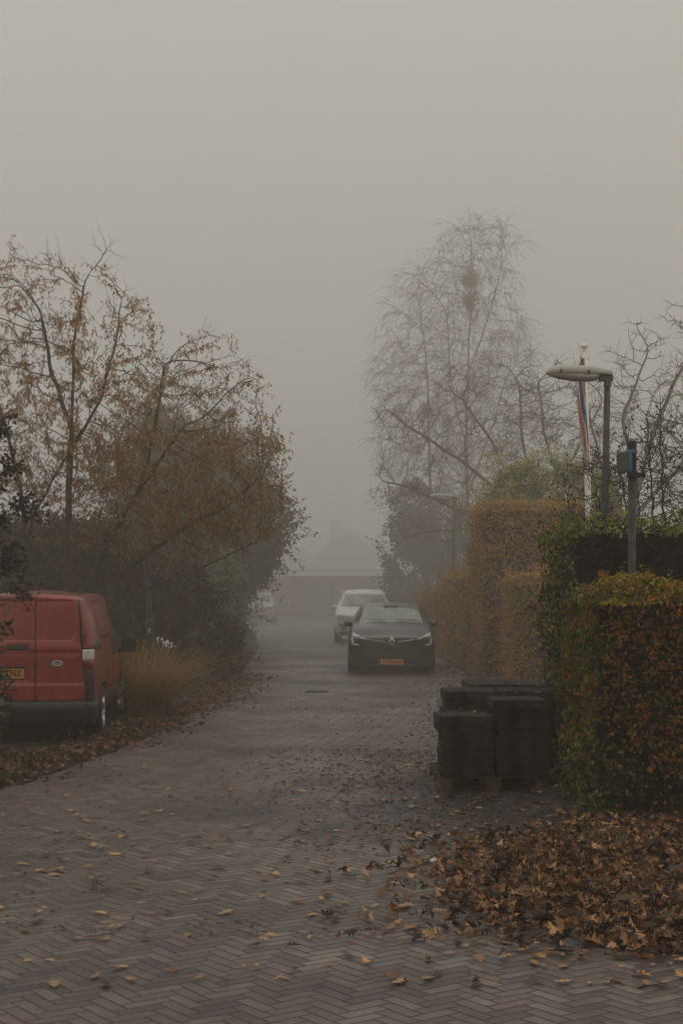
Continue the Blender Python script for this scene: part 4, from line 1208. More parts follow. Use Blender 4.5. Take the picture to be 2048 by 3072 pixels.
st = empty('street_post', (-3.13, 25, 0), 0, 'grey steel post with thicker foot in front of the dark shrubs', 'post')
MB().tube([(.04, 0, 0), (.01, 0, 1.22), (.01, 0, 1.25), (0, 0, 1.28), (-.06, 0, 2.35)], [.070, .068, .064, .046, .040], 14).build('pole', MAT['pole'], st, True)
MB().tube([(.01, 0, 1.235), (.01, 0, 1.275)], [.073, .068], 14).build('collar', MAT['galv'], st)
MB().box((.01, -.068, 1.08), (.04, .008, .07), ch=.003).build('number_tag', MAT['lamp_shell'], st)

fp = empty('flagpole', (4.05, 25, 0), 0, 'white flagpole with pointed finial rising behind the dark hedge', 'flagpole')
MB().tube([(0, 0, 0), (-.03, 0, 3.0), (-.10, 0, 5.62)], [.056, .052, .042], 14).build('pole', MAT['white_paint'], fp, True)
fin = MB().lathe([(.025, -.02), (.045, .0), (.02, .012), (.03, .03), (.058, .075), (.064, .095), (.056, .10), (.03, .135), (.012, .165), (.001, .19)], 20, Matrix.Translation((-.10, 0, 5.75 - .12)))
fin.build('finial', MAT['white_paint'], fp, True)
# furled striped flag hanging straight down the pole
nS, nT = 26, 60
V, C = [], []
def flag_col(s, t):
    q = s - 1.5 * t
    W_, R_, B_, G_ = (.80, .79, .76), (.52, .15, .15), (.10, .13, .24), (.10, .29, .20)
    if q > .38: return R_
    if q > .24: return W_
    if q > -.26: return B_
    if q > -.36: return W_
    if q > -.84: return R_
    if q > -.93: return W_
    if q > -1.06: return G_
    if q > -1.19: return W_
    return B_
for it in range(nT + 1):
    t_ = it / nT
    width = .058 + .055 * math.sin(min(1, t_ * 1.15) * PI * .9) + .035 * t_
    cx = -.115 - .015 * math.sin(t_ * 5) + (.07 * t_)
    z = 5.52 - 1.80 * t_
    for i_ in range(nS + 1):
        s_ = i_ / nS
        fold = math.sin(s_ * PI * 5 + t_ * 3) * .022 * (1 - .2 * t_)
        V.append((cx + (s_ - .86) * width, -.055 + fold * .8, z - .05 * s_ * t_ - (.06 * (1 - s_) if it == nT else 0)))
        C.append(flag_col(s_, t_))
F = np.array([(a * (nS + 1) + b, a * (nS + 1) + b + 1, (a + 1) * (nS + 1) + b + 1, (a + 1) * (nS + 1) + b) for a in range(nT) for b in range(nS)])
fl = mesh_np('flag', V, F, MAT['flag'], None, np.array(C), True)
fl.location = (4.05, 25, 0)
tag(fl, 'furled flag striped red, white, blue and green, hanging on the flagpole', 'flag')

sp_ = empty('street_sign', (2.545, 13.4, 0), 0, 'dark steel sign pole with blue-edged plate seen from behind, between the hedges', 'sign')
MB().tube([(0, 0, 0), (-.012, 0, 2.78)], [.036, .034], 14).build('pole', MAT['dark_pole'], sp_, True)
MB().box((-.01, 0, 2.93), (.070, .07, .32), ch=.008).build('head', MAT['iron'], sp_)
MB().box((0.0, 0, 2.795), (.105, .09, .045), ch=.008).tube([(.03, -.01, 2.80), (.105, -.01, 2.80)], .016, 8).tube([(.085, -.01, 2.80), (.098, -.01, 2.80)], .034, 8).build('clamp', MAT['iron'], sp_)
MB().box((-.01, 0, 3.00), (.08, .082, .03), ch=.005).build('strap', MAT['galv'], sp_)
a_ = math.radians(-74)
plate = MB().box((-.085, -.05, 2.905), (.24, .030, .185), a_, .006).build('plate', MAT['sign_blue'], sp_)
dx_, dy_ = -math.sin(a_) * -1, -math.cos(a_)
MB().box((-.085 - .018 * math.cos(a_ + PI / 2) * 1, -.05 - .018 * math.sin(a_ + PI / 2), 2.905), (.225, .006, .17), a_, .002).build('plate_face', MAT['sign_back'], plate)

dg_ = empty('drain_grate', (-.42, 26.0, .012), 0, 'small iron drain grate set in the paved road', 'drain')
MB().box((0, -.19, .004), (.56, .04, .02)).box((0, .19, .004), (.56, .04, .02)).box((-.26, 0, .004), (.04, .34, .02)).box((.26, 0, .004), (.04, .34, .02)).build('frame', MAT['edging'], dg_)
g_ = MB()
dg_.scale = (.7, .6, .8)
for k in range(9): g_.box((-.2 + .05 * k, 0, .001), (.022, .33, .012))
g_.build('bars', MAT['iron'], dg_)

# ================================================================== PALLETS OF DARK SLABS
def pallet(loc, rz, label, wx=.98, wy=1.1):
    r = empty('pallet', loc, rz, label, 'pallet')
    for k in range(5):
        MB().box((0, -wy / 2 + .05 + (wy - .10) * k / 4, .125), (wx, .095, .02), ch=.002).build('deck_board', MAT['wood'], r)
    for xx in (-wx / 2 + .06, 0, wx / 2 - .06):
        for yy in (-wy / 2 + .06, 0, wy / 2 - .06):
            MB().box((xx, yy, .066), (.12 if xx else .15, .11, .094), ch=.004).build('block', MAT['wood'], r)
        MB().box((xx, 0, .011), (.10, wy, .016), ch=.002).build('runner', MAT['wood'], r)
    return r
PX, PY, PR = 1.34, 13.95, math.radians(1.0)
pallet((PX, PY + .25, 0), PR, 'weathered wooden pallet under the nearest dark slab stacks')
slab0 = None
def slab_stack(cx, cy, z0, n, sx, sy, hz, label, group, rz=PR, jit=.010, lean=0.0):
    """every slab of a stack is its own thing, laid one on the other"""
    z = z0
    for k in range(n):
        top = k == n - 1
        h = hz * RNG.uniform(.92, 1.06)
        mb = MB().box((0, 0, h / 2), (sx * RNG.uniform(.96, 1.0), sy * RNG.uniform(.97, 1.0), h - .004), ch=.006)
        # a shallow lip so that each slab reads as a cast unit
        o = mb.build('paving_slab', MAT['slab_lit_moss'] if top else MAT['slab'], None)
        o.location = (cx + RNG.normal() * jit + lean * k, cy + RNG.normal() * jit, z)
        o.rotation_euler = (0, 0, rz + RNG.normal() * .02)
        tag(o, label, 'slab', group, 'thing')
        z += h
    return z
GS = 'dark concrete slabs stacked on pallets'
slab_stack(1.105, 13.80, .137, 7, .475, .50, .078, 'dark concrete slab in the low front stack on the near pallet', 'slabs of the low front stack', jit=.014)
slab_stack(1.595, 13.80, .137, 8, .475, .50, .0865, 'dark concrete slab in the tall front stack by the hedge', 'slabs of the tall front stack', jit=.012)
slab_stack(1.20, 14.42, .137, 8, .50, .52, .0905, 'dark concrete slab in the left rear stack behind the low front stack', 'slabs of the left rear stack', jit=.014)
slab_stack(1.72, 14.42, .137, 8, .50, .52, .0925, 'dark concrete slab in the right rear stack beside the hedge', 'slabs of the right rear stack', jit=.006)
pallet((1.80, 16.2, 0), math.radians(-1), 'farther wooden pallet mostly hidden behind the near slab stacks', 1.1, 1.0)
slab_stack(1.50, 16.05, .137, 8, .40, .9, .0875, 'dark concrete slab in the far left stack of the farther pallet', 'slabs of the far left stack', jit=.006)
slab_stack(1.93, 16.05, .137, 8, .40, .9, .0865, 'dark concrete slab in the far middle stack of the farther pallet', 'slabs of the far middle stack', jit=.006)
o = MB().box((0, 0, .02), (.9, .45, .036), ch=.006).build('paving_slab', MAT['slab_lit_moss']); o.location = (1.72, 15.35, .84 - .05); o.rotation_euler = (0, 0, .04)
bpy.data.objects.remove(o)

# ================================================================== HEDGES (right)
green = [((.040, .058, .014), 3), ((.020, .030, .010), 3), ((.085, .098, .018), 1.4), ((.075, .048, .014), 1.6), ((.20, .085, .018), 2.0), ((.15, .062, .020), 2.6), ((.085, .05, .018), 1.8)]
yell = [(.26, .22, .024), (.16, .165, .022), (.32, .19, .022), (.20, .085, .016), (.11, .13, .018)]
yg = [(.14, .165, .026), (.09, .115, .024), (.22, .20, .034), (.045, .065, .018)]
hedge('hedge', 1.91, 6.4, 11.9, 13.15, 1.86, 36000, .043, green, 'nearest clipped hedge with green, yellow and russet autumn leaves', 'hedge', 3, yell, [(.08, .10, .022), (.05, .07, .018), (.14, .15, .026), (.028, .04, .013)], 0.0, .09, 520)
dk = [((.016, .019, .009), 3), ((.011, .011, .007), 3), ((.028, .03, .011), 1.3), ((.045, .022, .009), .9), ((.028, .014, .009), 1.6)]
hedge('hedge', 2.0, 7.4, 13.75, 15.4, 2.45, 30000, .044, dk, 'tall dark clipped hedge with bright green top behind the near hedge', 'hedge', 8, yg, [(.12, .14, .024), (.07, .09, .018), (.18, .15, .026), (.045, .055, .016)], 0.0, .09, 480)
beech = [((.27, .128, .034), 3), ((.205, .094, .028), 2.6), ((.32, .16, .040), 2.4), ((.12, .058, .025), 1.3), ((.36, .19, .05), 1.0), ((.16, .125, .036), .8)]
beech_top = [(.33, .20, .05), (.26, .17, .045), (.38, .22, .05)]
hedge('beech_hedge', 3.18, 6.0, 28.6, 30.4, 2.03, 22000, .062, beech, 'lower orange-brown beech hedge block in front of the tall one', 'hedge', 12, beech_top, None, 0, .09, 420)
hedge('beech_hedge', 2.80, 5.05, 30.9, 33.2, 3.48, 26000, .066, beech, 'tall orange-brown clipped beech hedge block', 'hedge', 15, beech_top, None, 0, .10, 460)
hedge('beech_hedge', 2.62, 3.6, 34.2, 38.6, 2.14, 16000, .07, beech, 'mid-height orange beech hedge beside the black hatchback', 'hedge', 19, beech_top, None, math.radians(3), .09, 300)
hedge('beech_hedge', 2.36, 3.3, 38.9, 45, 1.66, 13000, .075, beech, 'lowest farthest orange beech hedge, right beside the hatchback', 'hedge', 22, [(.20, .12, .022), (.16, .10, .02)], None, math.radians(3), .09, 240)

# ================================================================== TREES
def leafy_ends(nodes, parents, r, thr):
    i = np.nonzero((r < thr) & (parents >= 0))[0]
    d = nodes[i] - nodes[parents[i]]
    return i, norm(d)

# --- the big crab apple on the left, half bare
t_root = empty('crab_apple_tree', (-4.3, 24, 0), 0, 'spreading crab apple tree with drooping orange leaves behind the red van', 'tree')
O = np.array([-4.3, 24, 0])
attr = np.concatenate([ellipsoid(620, (-4.5, 24, 5.1), (1.9, 1.6, 2.05), .2), ellipsoid(200, (-5.5, 24, 5.4), (1.5, 1.3, 1.7)), ellipsoid(520, (-2.5, 24.0, 4.1), (1.55, 1.5, 1.75), .2),
                       ellipsoid(460, (-3.2, 24, 3.15), (2.3, 1.8, 1.0)), ellipsoid(200, (-1.6, 24, 3.5), (.85, 1.0, 1.1)), ellipsoid(150, (-6.0, 24, 3.4), (1.4, 1.4, 1.2)),
                       ellipsoid(16, (-3.72, 24, 6.95), (.22, .2, .45)), ellipsoid(12, (-5.2, 24, 6.85), (.15, .2, .25))]) - O
lines = [[(0, 0, 0), (.03, 0, .5), (0, 0, 1.9), (.05, .05, 3.8), (.12, 0, 5.6), (.30, 0, 6.6)],
         [(.0, 0, .55), (.12, -.1, 1.2), (.55, -.25, 2.25), (1.2, -.35, 3.3), (1.9, -.4, 4.3)],
         [(.0, 0, .6), (.25, .1, 1.2), (.7, .2, 1.9), (1.7, .2, 2.65), (2.55, .1, 3.1), (3.0, 0, 3.5)],
         [(0, 0, .5), (-.25, .1, 1.2), (-.62, .1, 2.3), (-.75, .1, 3.4), (-1.05, .2, 4.6)],
         [(0, 0, .45), (-.35, -.2, 1.0), (-.62, -.3, 1.8), (-.45, -.4, 2.9), (.3, -.4, 4.2)],
         [(.05, .05, 3.9), (.5, .1, 4.7), (.75, .1, 5.6), (.85, 0, 6.3)], [(1.2, -.35, 3.3), (1.45, -.3, 4.4), (1.55, -.2, 5.2)],
         [(.06, 0, 4.3), (-.25, .1, 5.2), (-.42, .1, 6.1)],
         [(0, 0, .5), (-.7, .2, 1.2), (-1.3, .3, 2.4), (-1.9, .3, 3.3)],
         [(.3, -.1, 1.4), (1.3, -.5, 1.75), (2.4, -.6, 2.2), (3.0, -.5, 2.5)]]
nd, pr = stems(lines, .11)
nd, pr = colonize(attr, nd, pr, .10, .95, .16, 140, .12, .12)
r = radii(nd, pr, .0040, 2.12, .12)
T = Tubes(); T.skeleton(nd, pr, r)
ends, d = leafy_ends(nd, pr, r, .0075)
n = len(ends)
sel = RNG.choice(n, min(n, 2600), replace=False)
tw = Tubes()
Pt = twig_paths(tw, nd[ends][sel], norm(d[sel] + .7 * unit(len(sel)) + np.array([0, 0, .35])), RNG.uniform(.12, .42, len(sel)), .0036, 5, .0, .18)
T.build('trunk', MAT['bark'], t_root)
B = LeafBag()
orange = [(.30, .165, .065), (.23, .125, .055), (.38, .21, .08), (.17, .095, .05), (.28, .20, .085), (.14, .09, .058)]
base_pts = np.concatenate([Pt[:, j] for j in range(1, 6)] + [nd[ends]])
keep = (vnoise(base_pts, 1.1, 4) + .55 * (4.6 - base_pts[:, 2]) / 3 + RNG.uniform(-.25, .25, len(base_pts))) > .37
lp = base_pts[keep]
lp = np.concatenate([lp, lp[RNG.choice(len(lp), int(len(lp) * .75))] + RNG.normal(0, .035, (int(len(lp) * .75), 3))])
low = lp[(lp[:, 2] < 4.2) & (lp[:, 0] > .3)]
low = low[::2]
lp = np.concatenate([lp, low + RNG.normal(0, .07, low.shape)])
lp = lp[~((np.abs(lp[:, 0] + .1) < 1.1) & (lp[:, 2] < 3.3) & (lp[:, 1] < .25) & (RNG.uniform(0, 1, len(lp)) < .8))]      # the stems stay open to view low down
lp = lp[lp[:, 2] > 1.45 + .35 * RNG.uniform(0, 1, len(lp))]
n = len(lp)
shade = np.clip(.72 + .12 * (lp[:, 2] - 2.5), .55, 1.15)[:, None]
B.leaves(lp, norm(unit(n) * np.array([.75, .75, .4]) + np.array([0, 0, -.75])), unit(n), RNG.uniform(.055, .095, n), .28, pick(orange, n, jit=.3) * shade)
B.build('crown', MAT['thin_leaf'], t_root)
tw.build('twigs', MAT['twig'], t_root)
# little dark crab apples
q = base_pts[(vnoise(base_pts, 1.6, 31) > .60)]; q = q[RNG.choice(len(q), min(len(q), 1500), replace=False)]; q = np.repeat(q, 2, 0) + RNG.normal(0, .03, (len(q) * 2, 3)) - np.array([0, 0, .03])
OCT = (np.array([(1, 0, 0), (-1, 0, 0), (0, 1, 0), (0, -1, 0), (0, 0, 1), (0, 0, -1)]) * 1.0, [(0, 2, 4), (2, 1, 4), (1, 3, 4), (3, 0, 4), (2, 0, 5), (1, 2, 5), (3, 1, 5), (0, 3, 5)])
Bf = LeafBag(); Bf.leaves(q, unit(len(q)), unit(len(q)), RNG.uniform(.008, .0125, len(q)), 1.0, pick([(.05, .018, .016), (.035, .022, .018), (.06, .03, .02)], len(q)), OCT)
fr = Bf.build('fruit', MAT['dry_leaf'], t_root); fr['kind'] = 'stuff'

def leafy_tree(name, loc, label, blobs, trunk, n, size, pal, cat='tree', wr=.6, seed=3, shell=.5, mat='leaf', tips=0, tiplen=.5, group=None, droop=.35):
    """crown of clumped leaves in ellipsoids given relative to the foot"""
    root = empty(name, loc, 0, label, cat, group)
    T = Tubes()
    for ln, r0, r1 in trunk:
        T.tube(np.array(ln, float), np.linspace(r0, r1, len(ln)), 8)
    for c, r in blobs:
        k = 7
        a = np.array(trunk[0][0][-1], float); e = ellipsoid(k, c, np.array(r) * .85)
        for p in e:
            mid = (a + p) / 2 + RNG.normal(0, .12, 3); T.tube(np.array([np.array(trunk[0][0][len(trunk[0][0]) // 2], float), mid, p]), [.03, .018, .006], 4)
    B = LeafBag()
    leaf_mass(B, blobs, n, size, pal, wr, seed, shell, droop)
    if tips:
        # sprays reaching out of the outline
        vol = np.array([b[1][0] * b[1][2] for b in blobs]); cn = (tips * vol / vol.sum()).astype(int)
        for (c, r), k in zip(blobs, cn):
            d = unit(k); s = np.array(c) + d * np.array(r) * RNG.uniform(.80, 1.0, (k, 1))
            P = twig_paths(T, s, d + np.array([0, 0, .25]), RNG.uniform(.5, 1.2, k) * tiplen, .006, 4, .05, .18)
            for j in range(1, 5):
                for _ in range(3):
                    q = P[:, j] + RNG.normal(0, size * .35, (k, 3))
                    B.leaves(q, unit(k) + d * .8, unit(k), size * RNG.uniform(.6, 1.1, k), wr, pick(pal, k))
    T.build('trunk', MAT['dark_bark'], root)
    B.build('crown', MAT[mat], root)
    return root
brown_g = [(.06, .062, .036), (.08, .066, .038), (.05, .052, .034), (.095, .07, .038)]
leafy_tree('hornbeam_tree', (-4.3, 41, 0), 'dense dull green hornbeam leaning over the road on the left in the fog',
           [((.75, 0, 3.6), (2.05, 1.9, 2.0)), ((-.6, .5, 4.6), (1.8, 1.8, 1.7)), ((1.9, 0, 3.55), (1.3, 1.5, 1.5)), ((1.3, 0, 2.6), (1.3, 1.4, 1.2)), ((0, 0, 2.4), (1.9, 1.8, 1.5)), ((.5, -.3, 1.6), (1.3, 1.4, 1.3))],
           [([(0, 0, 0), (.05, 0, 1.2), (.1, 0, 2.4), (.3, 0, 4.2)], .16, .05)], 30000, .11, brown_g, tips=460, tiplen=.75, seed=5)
grn = [(.030, .036, .018), (.022, .028, .016), (.04, .042, .02)]
hedge('hedge', -3.95, -2.78, 34.2, 46, 2.05, 15000, .085, [((.020, .030, .013), 3), ((.030, .040, .016), 2), ((.015, .02, .011), 2), ((.03, .026, .015), 1)], 'dark green hedge along the left of the road under the hornbeam', 'hedge', 41, None, None, math.radians(2), .16, 140)
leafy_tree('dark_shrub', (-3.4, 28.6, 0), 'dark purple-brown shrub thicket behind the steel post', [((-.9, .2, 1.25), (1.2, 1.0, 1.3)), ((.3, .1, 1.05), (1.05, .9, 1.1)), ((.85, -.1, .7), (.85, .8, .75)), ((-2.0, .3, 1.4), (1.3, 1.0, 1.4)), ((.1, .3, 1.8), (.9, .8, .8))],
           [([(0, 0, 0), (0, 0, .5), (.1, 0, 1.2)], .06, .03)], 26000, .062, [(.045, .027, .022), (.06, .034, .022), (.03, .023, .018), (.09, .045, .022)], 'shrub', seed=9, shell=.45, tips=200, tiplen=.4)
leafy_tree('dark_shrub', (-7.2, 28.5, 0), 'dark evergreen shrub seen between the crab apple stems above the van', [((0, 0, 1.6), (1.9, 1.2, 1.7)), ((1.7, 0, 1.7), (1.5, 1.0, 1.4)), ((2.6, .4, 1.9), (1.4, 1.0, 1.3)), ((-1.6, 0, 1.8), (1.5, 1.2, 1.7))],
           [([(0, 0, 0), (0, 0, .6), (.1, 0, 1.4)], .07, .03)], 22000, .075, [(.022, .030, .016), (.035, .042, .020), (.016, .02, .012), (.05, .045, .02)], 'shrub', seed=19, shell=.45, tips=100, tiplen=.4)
rh = leafy_tree('rhododendron', (-2.72, 33, 0), 'rhododendron bush with pale drooping evergreen leaves at the left roadside', [((.0, 0, 2.0), (.62, .7, .62)), ((.05, -.1, 1.35), (.62, .6, .6)), ((.12, -.1, .75), (.55, .55, .62)), ((-.6, .2, 1.5), (.8, .7, .9))],
           [([(0, 0, 0), (0, 0, .6), (.1, 0, 1.3)], .05, .025)], 1500, .09, [(.028, .036, .02), (.022, .03, .018)], 'bush', seed=23, shell=.4)
# whorls of long leaves over the rhododendron
B = LeafBag()
for c, rr_, k in (((0, 0, 2.0), .66, 150), ((.05, -.1, 1.35), .66, 110), ((.12, -.1, .75), .62, 120)):
    d = unit(k); d[:, 1] = -np.abs(d[:, 1]); d[:, 2] = np.abs(d[:, 2]) * .9 - .2; d = norm(d)
    ctr = np.array(c) + d * rr_ * RNG.uniform(.85, 1.08, (k, 1))
    for j in range(8):
        an = 2 * PI * j / 8 + RNG.uniform(0, 1, k)
        ax = np.stack([np.cos(an), np.sin(an), RNG.uniform(-.75, -.15, k)], 1)
        B.leaves(ctr + .012 * ax, ax, np.tile([0, 0, 1.0], (k, 1)) + .3 * ax, RNG.uniform(.10, .16, k), .27, pick([(.13, .155, .09), (.09, .12, .065), (.17, .19, .115)], k))
B.build('leaf_whorls', MAT['glossy_leaf'], rh)

# tall feathery trees in the fog behind the crab apple
cp = [(.085, .08, .048), (.11, .09, .05), (.065, .062, .042)]
leafy_tree('columnar_tree', (-5.7, 48, 0), 'tall soft-edged tree fading in the fog, behind the crab apple fork', [((0, 0, 4.6), (1.2, 1.1, 2.4)), ((-.35, 0, 6.3), (.75, .8, 1.5)), ((.45, 0, 5.9), (.7, .8, 1.5)), ((.0, 0, 2.6), (1.2, 1.1, 1.8))],
           [([(0, 0, 0), (0, 0, 2.5), (.1, 0, 6.2)], .15, .03)], 9000, .13, cp, seed=33, shell=.2, tips=420, tiplen=1.0, droop=-.5)
leafy_tree('columnar_tree', (-4.1, 50, 0), 'tall soft-edged tree fading in the fog, just left of the hornbeam', [((0, 0, 4.2), (1.3, 1.1, 2.3)), ((-.3, 0, 6.0), (.7, .8, 1.5)), ((.55, 0, 5.3), (.75, .8, 1.4)), ((.2, 0, 2.4), (1.3, 1.1, 1.8))],
           [([(0, 0, 0), (0, 0, 2.5), (-.1, 0, 5.8)], .15, .03)], 9000, .13, cp, seed=37, shell=.2, tips=420, tiplen=1.0, droop=-.5)

# --- right side: birch with weeping twigs
b_root = empty('birch_tree', (4.55, 56, 0), 0, 'tall leafless weeping birch with a dense witch broom near its top', 'tree')
attr = np.concatenate([ellipsoid(800, (0, 0, 8.4), (2.3, 2.1, 4.5), .15), ellipsoid(520, (-1.3, .3, 7.6), (1.8, 1.8, 4.2), .15), ellipsoid(320, (1.0, 0, 7.0), (1.7, 1.6, 3.8)), ellipsoid(230, (.45, 0, 12.3), (1.35, 1.2, 1.5)), ellipsoid(90, (-1.3, 0, 11.3), (1.0, 1.0, 1.0))])
lines = [[(0, 0, 0), (.02, 0, 3), (.0, 0, 7), (.10, 0, 9.6), (.2, 0, 12.2)], [(0, 0, .6), (-.6, .2, 2.2), (-1.15, .4, 4.5), (-1.2, .4, 7.5), (-1.35, .4, 9.8)],
         [(.0, 0, 4.5), (.8, .1, 6.6), (1.4, .2, 8.6)], [(.05, 0, 8.5), (.7, 0, 10.2), (1.1, 0, 11.8)], [(.0, 0, 6), (-.5, -.2, 8.2), (-.7, -.3, 10.6)]]
nd, pr = stems(lines, .28)
nd, pr = colonize(attr, nd, pr, .26, 2.0, .40, 110, .12, .09)
r = radii(nd, pr, .0065, 2.4, .15)
T = Tubes(); T.skeleton(nd, pr, r); T.build('trunk', MAT['birch'], b_root)
ends, d = leafy_ends(nd, pr, r, .014)
T = Tubes()
e2 = np.concatenate([ends, ends]); d2 = np.concatenate([d, d])
e2 = np.concatenate([e2, e2]); d2 = d[np.searchsorted(ends, e2)]
Pb = twig_paths(T, nd[e2], norm(d2 + .7 * unit(len(e2)) + np.array([0, 0, .25])), RNG.uniform(.4, 1.5, len(e2)), .0050, 6, .22, .10)
k = RNG.choice(len(Pb), len(Pb))
twig_paths(T, Pb[k, 2], norm(Pb[k, 3] - Pb[k, 2] + .7 * unit(len(k)) * .25), RNG.uniform(.3, .9, len(k)), .0048, 4, .4, .15)
T.build('twigs', MAT['birch'], b_root)
T = Tubes()
s = ellipsoid(170, (.12, 0, 11.5), (.28, .26, .28)); twig_paths(T, s, unit(170) * np.array([1, 1, .8]) + np.array([0, 0, .25]), RNG.uniform(.18, .5, 170), .009, 4, .05, .5)
twig_paths(T, np.tile([[.1, 0, 10.6]], (120, 1)) + RNG.normal(0, .06, (120, 3)), s[:120] - np.array([.1, 0, 10.6]), RNG.uniform(.4, .9, 120), .011, 4, 0, .3)
T.build('witch_broom', MAT['birch'], b_root)

def bare_tree(name, loc, label, lines, blobs, step, infl, kill, tip, rmax, twigs, twlen, mat='twig', twr=.0045, cat='tree', grav=.03, ktw=1, extra=None):
    root = empty(name, loc, 0, label, cat)
    attr = np.concatenate([ellipsoid(n_, c, r_, .1) for c, r_, n_ in blobs])
    nd, pr = stems(lines, step)
    nd, pr = colonize(attr, nd, pr, step, infl, kill, 120, grav, .17)
    r = radii(nd, pr, tip, 2.3, rmax)
    T = Tubes(); T.skeleton(nd, pr, r); T.build('trunk', MAT[mat], root)
    ends, d = leafy_ends(nd, pr, r, tip * 2.0)
    sel = RNG.choice(len(ends), twigs)
    T = Tubes()
    P = twig_paths(T, nd[ends][sel], norm(d[sel] * .6 + .9 * unit(twigs) + np.array([0, 0, .2])), RNG.uniform(.4, 1.2, twigs) * twlen, twr, 4, -.05, .26)
    T.build('twigs', MAT[mat], root)
    return root, P, nd, ends
b_root.scale = (1.12, 1.12, 1.12)
wal, *_ = bare_tree('walnut_tree', (5.85, 42, 0), 'gnarled leafless tree reaching over the road in front of the birch',
          [[(0, 0, 0), (-.1, 0, 2.2), (-.35, 0, 3.6), (-.75, 0, 4.9), (-.85, 0, 6.4)], [(-.1, 0, 2.0), (-.9, -.1, 3.6), (-1.5, -.2, 5.0), (-2.2, -.2, 6.0)],
           [(-.1, 0, 1.9), (-1.6, .2, 3.0), (-2.8, .2, 3.65), (-3.6, .1, 4.0), (-4.1, 0, 4.05)], [(-1.5, .2, 2.9), (-2.6, .3, 2.9), (-3.2, .3, 2.85), (-3.7, .3, 2.6)], [(-.3, 0, 3.4), (.5, 0, 4.8), (1.1, 0, 6.0)], [(-.9, -.1, 3.5), (-2.3, -.3, 4.6), (-3.5, -.3, 5.4), (-4.1, -.3, 5.9)]],
          [((-1.4, 0, 5.0), (2.6, 1.8, 2.2), 620), ((-2.9, 0, 4.0), (1.6, 1.3, 1.6), 340), ((.6, 0, 5.2), (1.4, 1.4, 1.7), 240), ((-3.5, 0, 5.6), (.9, .8, .8), 90)], .16, 1.5, .26, .0070, .080, 2900, .42, 'twig', .0055)
wal.scale = (1.17, 1.17, 1.14)
ash, *_ = bare_tree('ash_tree', (7.45, 40, 0), 'leafless tree with knobbly twigs at the right behind the lamp',
          [[(0, 0, 0), (.05, 0, 2.6), (.4, 0, 4.2), (.95, 0, 5.6), (1.5, 0, 6.8)], [(.05, 0, 2.4), (-.5, 0, 3.8), (-.85, 0, 5.3)], [(.2, 0, 3.4), (-.1, 0, 4.8), (.35, 0, 6.0)], [(.1, 0, 2.8), (1.0, 0, 3.8), (1.9, 0, 5.0)], [(.05, 0, 2.2), (-1.1, .1, 3.2), (-1.6, .1, 4.4), (-1.75, .1, 5.6)]],
          [((.9, 0, 5.6), (1.5, 1.3, 1.6), 340), ((-.8, 0, 4.6), (1.2, 1.2, 1.4), 260), ((-1.3, 0, 5.2), (.7, .8, 1.1), 120), ((1.2, 0, 4.2), (1.3, 1.2, 1.2), 220)], .14, 1.3, .24, .0075, .09, 1300, .34, 'twig', .006)
ash.scale = (1.33, 1.33, 1.28)
hib, Pq, _, _ = bare_tree('hibiscus_bush', (3.75, 17.3, 0), 'leafless bush with brown seed pods rising behind the dark hedge', 
          [[(0, 0, 0), (.0, 0, .8), (.1, 0, 2.0), (.25, 0, 3.3), (.3, 0, 4.0)]] + [[(.0, 0, .7 + .05 * k), (dx * .45, dy * .4, 1.6), (dx * .8, dy * .8, zz * .72), (dx, dy, zz)] for k, (dx, dy, zz) in enumerate([(-1.25, 0, 2.55), (-.95, -.3, 3.0), (-.6, .2, 3.35), (-.35, -.2, 3.7), (-.1, .3, 3.9), (.5, -.3, 3.8), (.8, .2, 3.9), (1.1, -.2, 3.6), (-.8, .4, 2.7), (-1.05, .2, 2.35), (.2, -.4, 3.2), (-.5, -.4, 2.9), (.5, .3, 3.1), (1.4, .1, 3.0)])],
          [((0, 0, 2.9), (1.35, .6, .85), 420), ((.6, 0, 3.0), (1.0, .6, .9), 220)], .085, .7, .15, .0058, .032, 1900, .34, 'bark', .0050, 'bush', .08)
B = LeafBag(); q = Pq[:, -1]; q = q[RNG.choice(len(q), 620, replace=False)]
POD = (np.array([(0, 0, 0), (.5, .42, 0), (.5, -.2, .36), (.5, -.2, -.36), (1.15, 0, 0)]), [(0, 1, 2), (0, 2, 3), (0, 3, 1), (4, 2, 1), (4, 3, 2), (4, 1, 3)])
B.leaves(q, norm(Pq[RNG.choice(len(Pq), 620), -1] * 0 + unit(620) * .6 + np.array([0, 0, .8])), unit(620), RNG.uniform(.028, .044, 620), 1.0, pick([(.045, .03, .02), (.06, .04, .025), (.03, .022, .016)], 620), POD)
pd = B.build('seed_pods', MAT['dry_leaf'], hib); pd['kind'] = 'stuff'
leafy_tree('copper_shrub', (6.3, 22.5, 0), 'dim brown shrub mass behind the leafless pod bush at the right edge', [((0, 0, 1.8), (1.6, 1.0, 1.8)), ((-1.0, .2, 1.5), (1.2, .9, 1.4)), ((.9, 0, 2.4), (1.2, .9, 1.3))],
           [([(0, 0, 0), (0, 0, .8), (0, 0, 1.8)], .07, .03)], 15000, .075, [(.045, .028, .018), (.035, .022, .016), (.055, .036, .02)], 'shrub', seed=61, tips=150, tiplen=.7)
yw = leafy_tree('yew_bush', (3.75, 27.0, 0), 'feathery light green conifer bush above the tall beech hedge', [((0, 0, 3.15), (1.15, .9, .75)), ((-.65, 0, 2.8), (.8, .8, .55)), ((.75, 0, 2.9), (.75, .8, .75)), ((0, 0, 2.2), (1.3, .9, .9))],
           [([(0, 0, 0), (0, 0, 1.2), (0, 0, 2.4)], .09, .04)], 26000, .10, [(.30, .32, .12), (.21, .235, .09), (.38, .38, .14)], 'bush', wr=.34, seed=71, shell=.6, droop=-.2, tips=420, tiplen=.45)
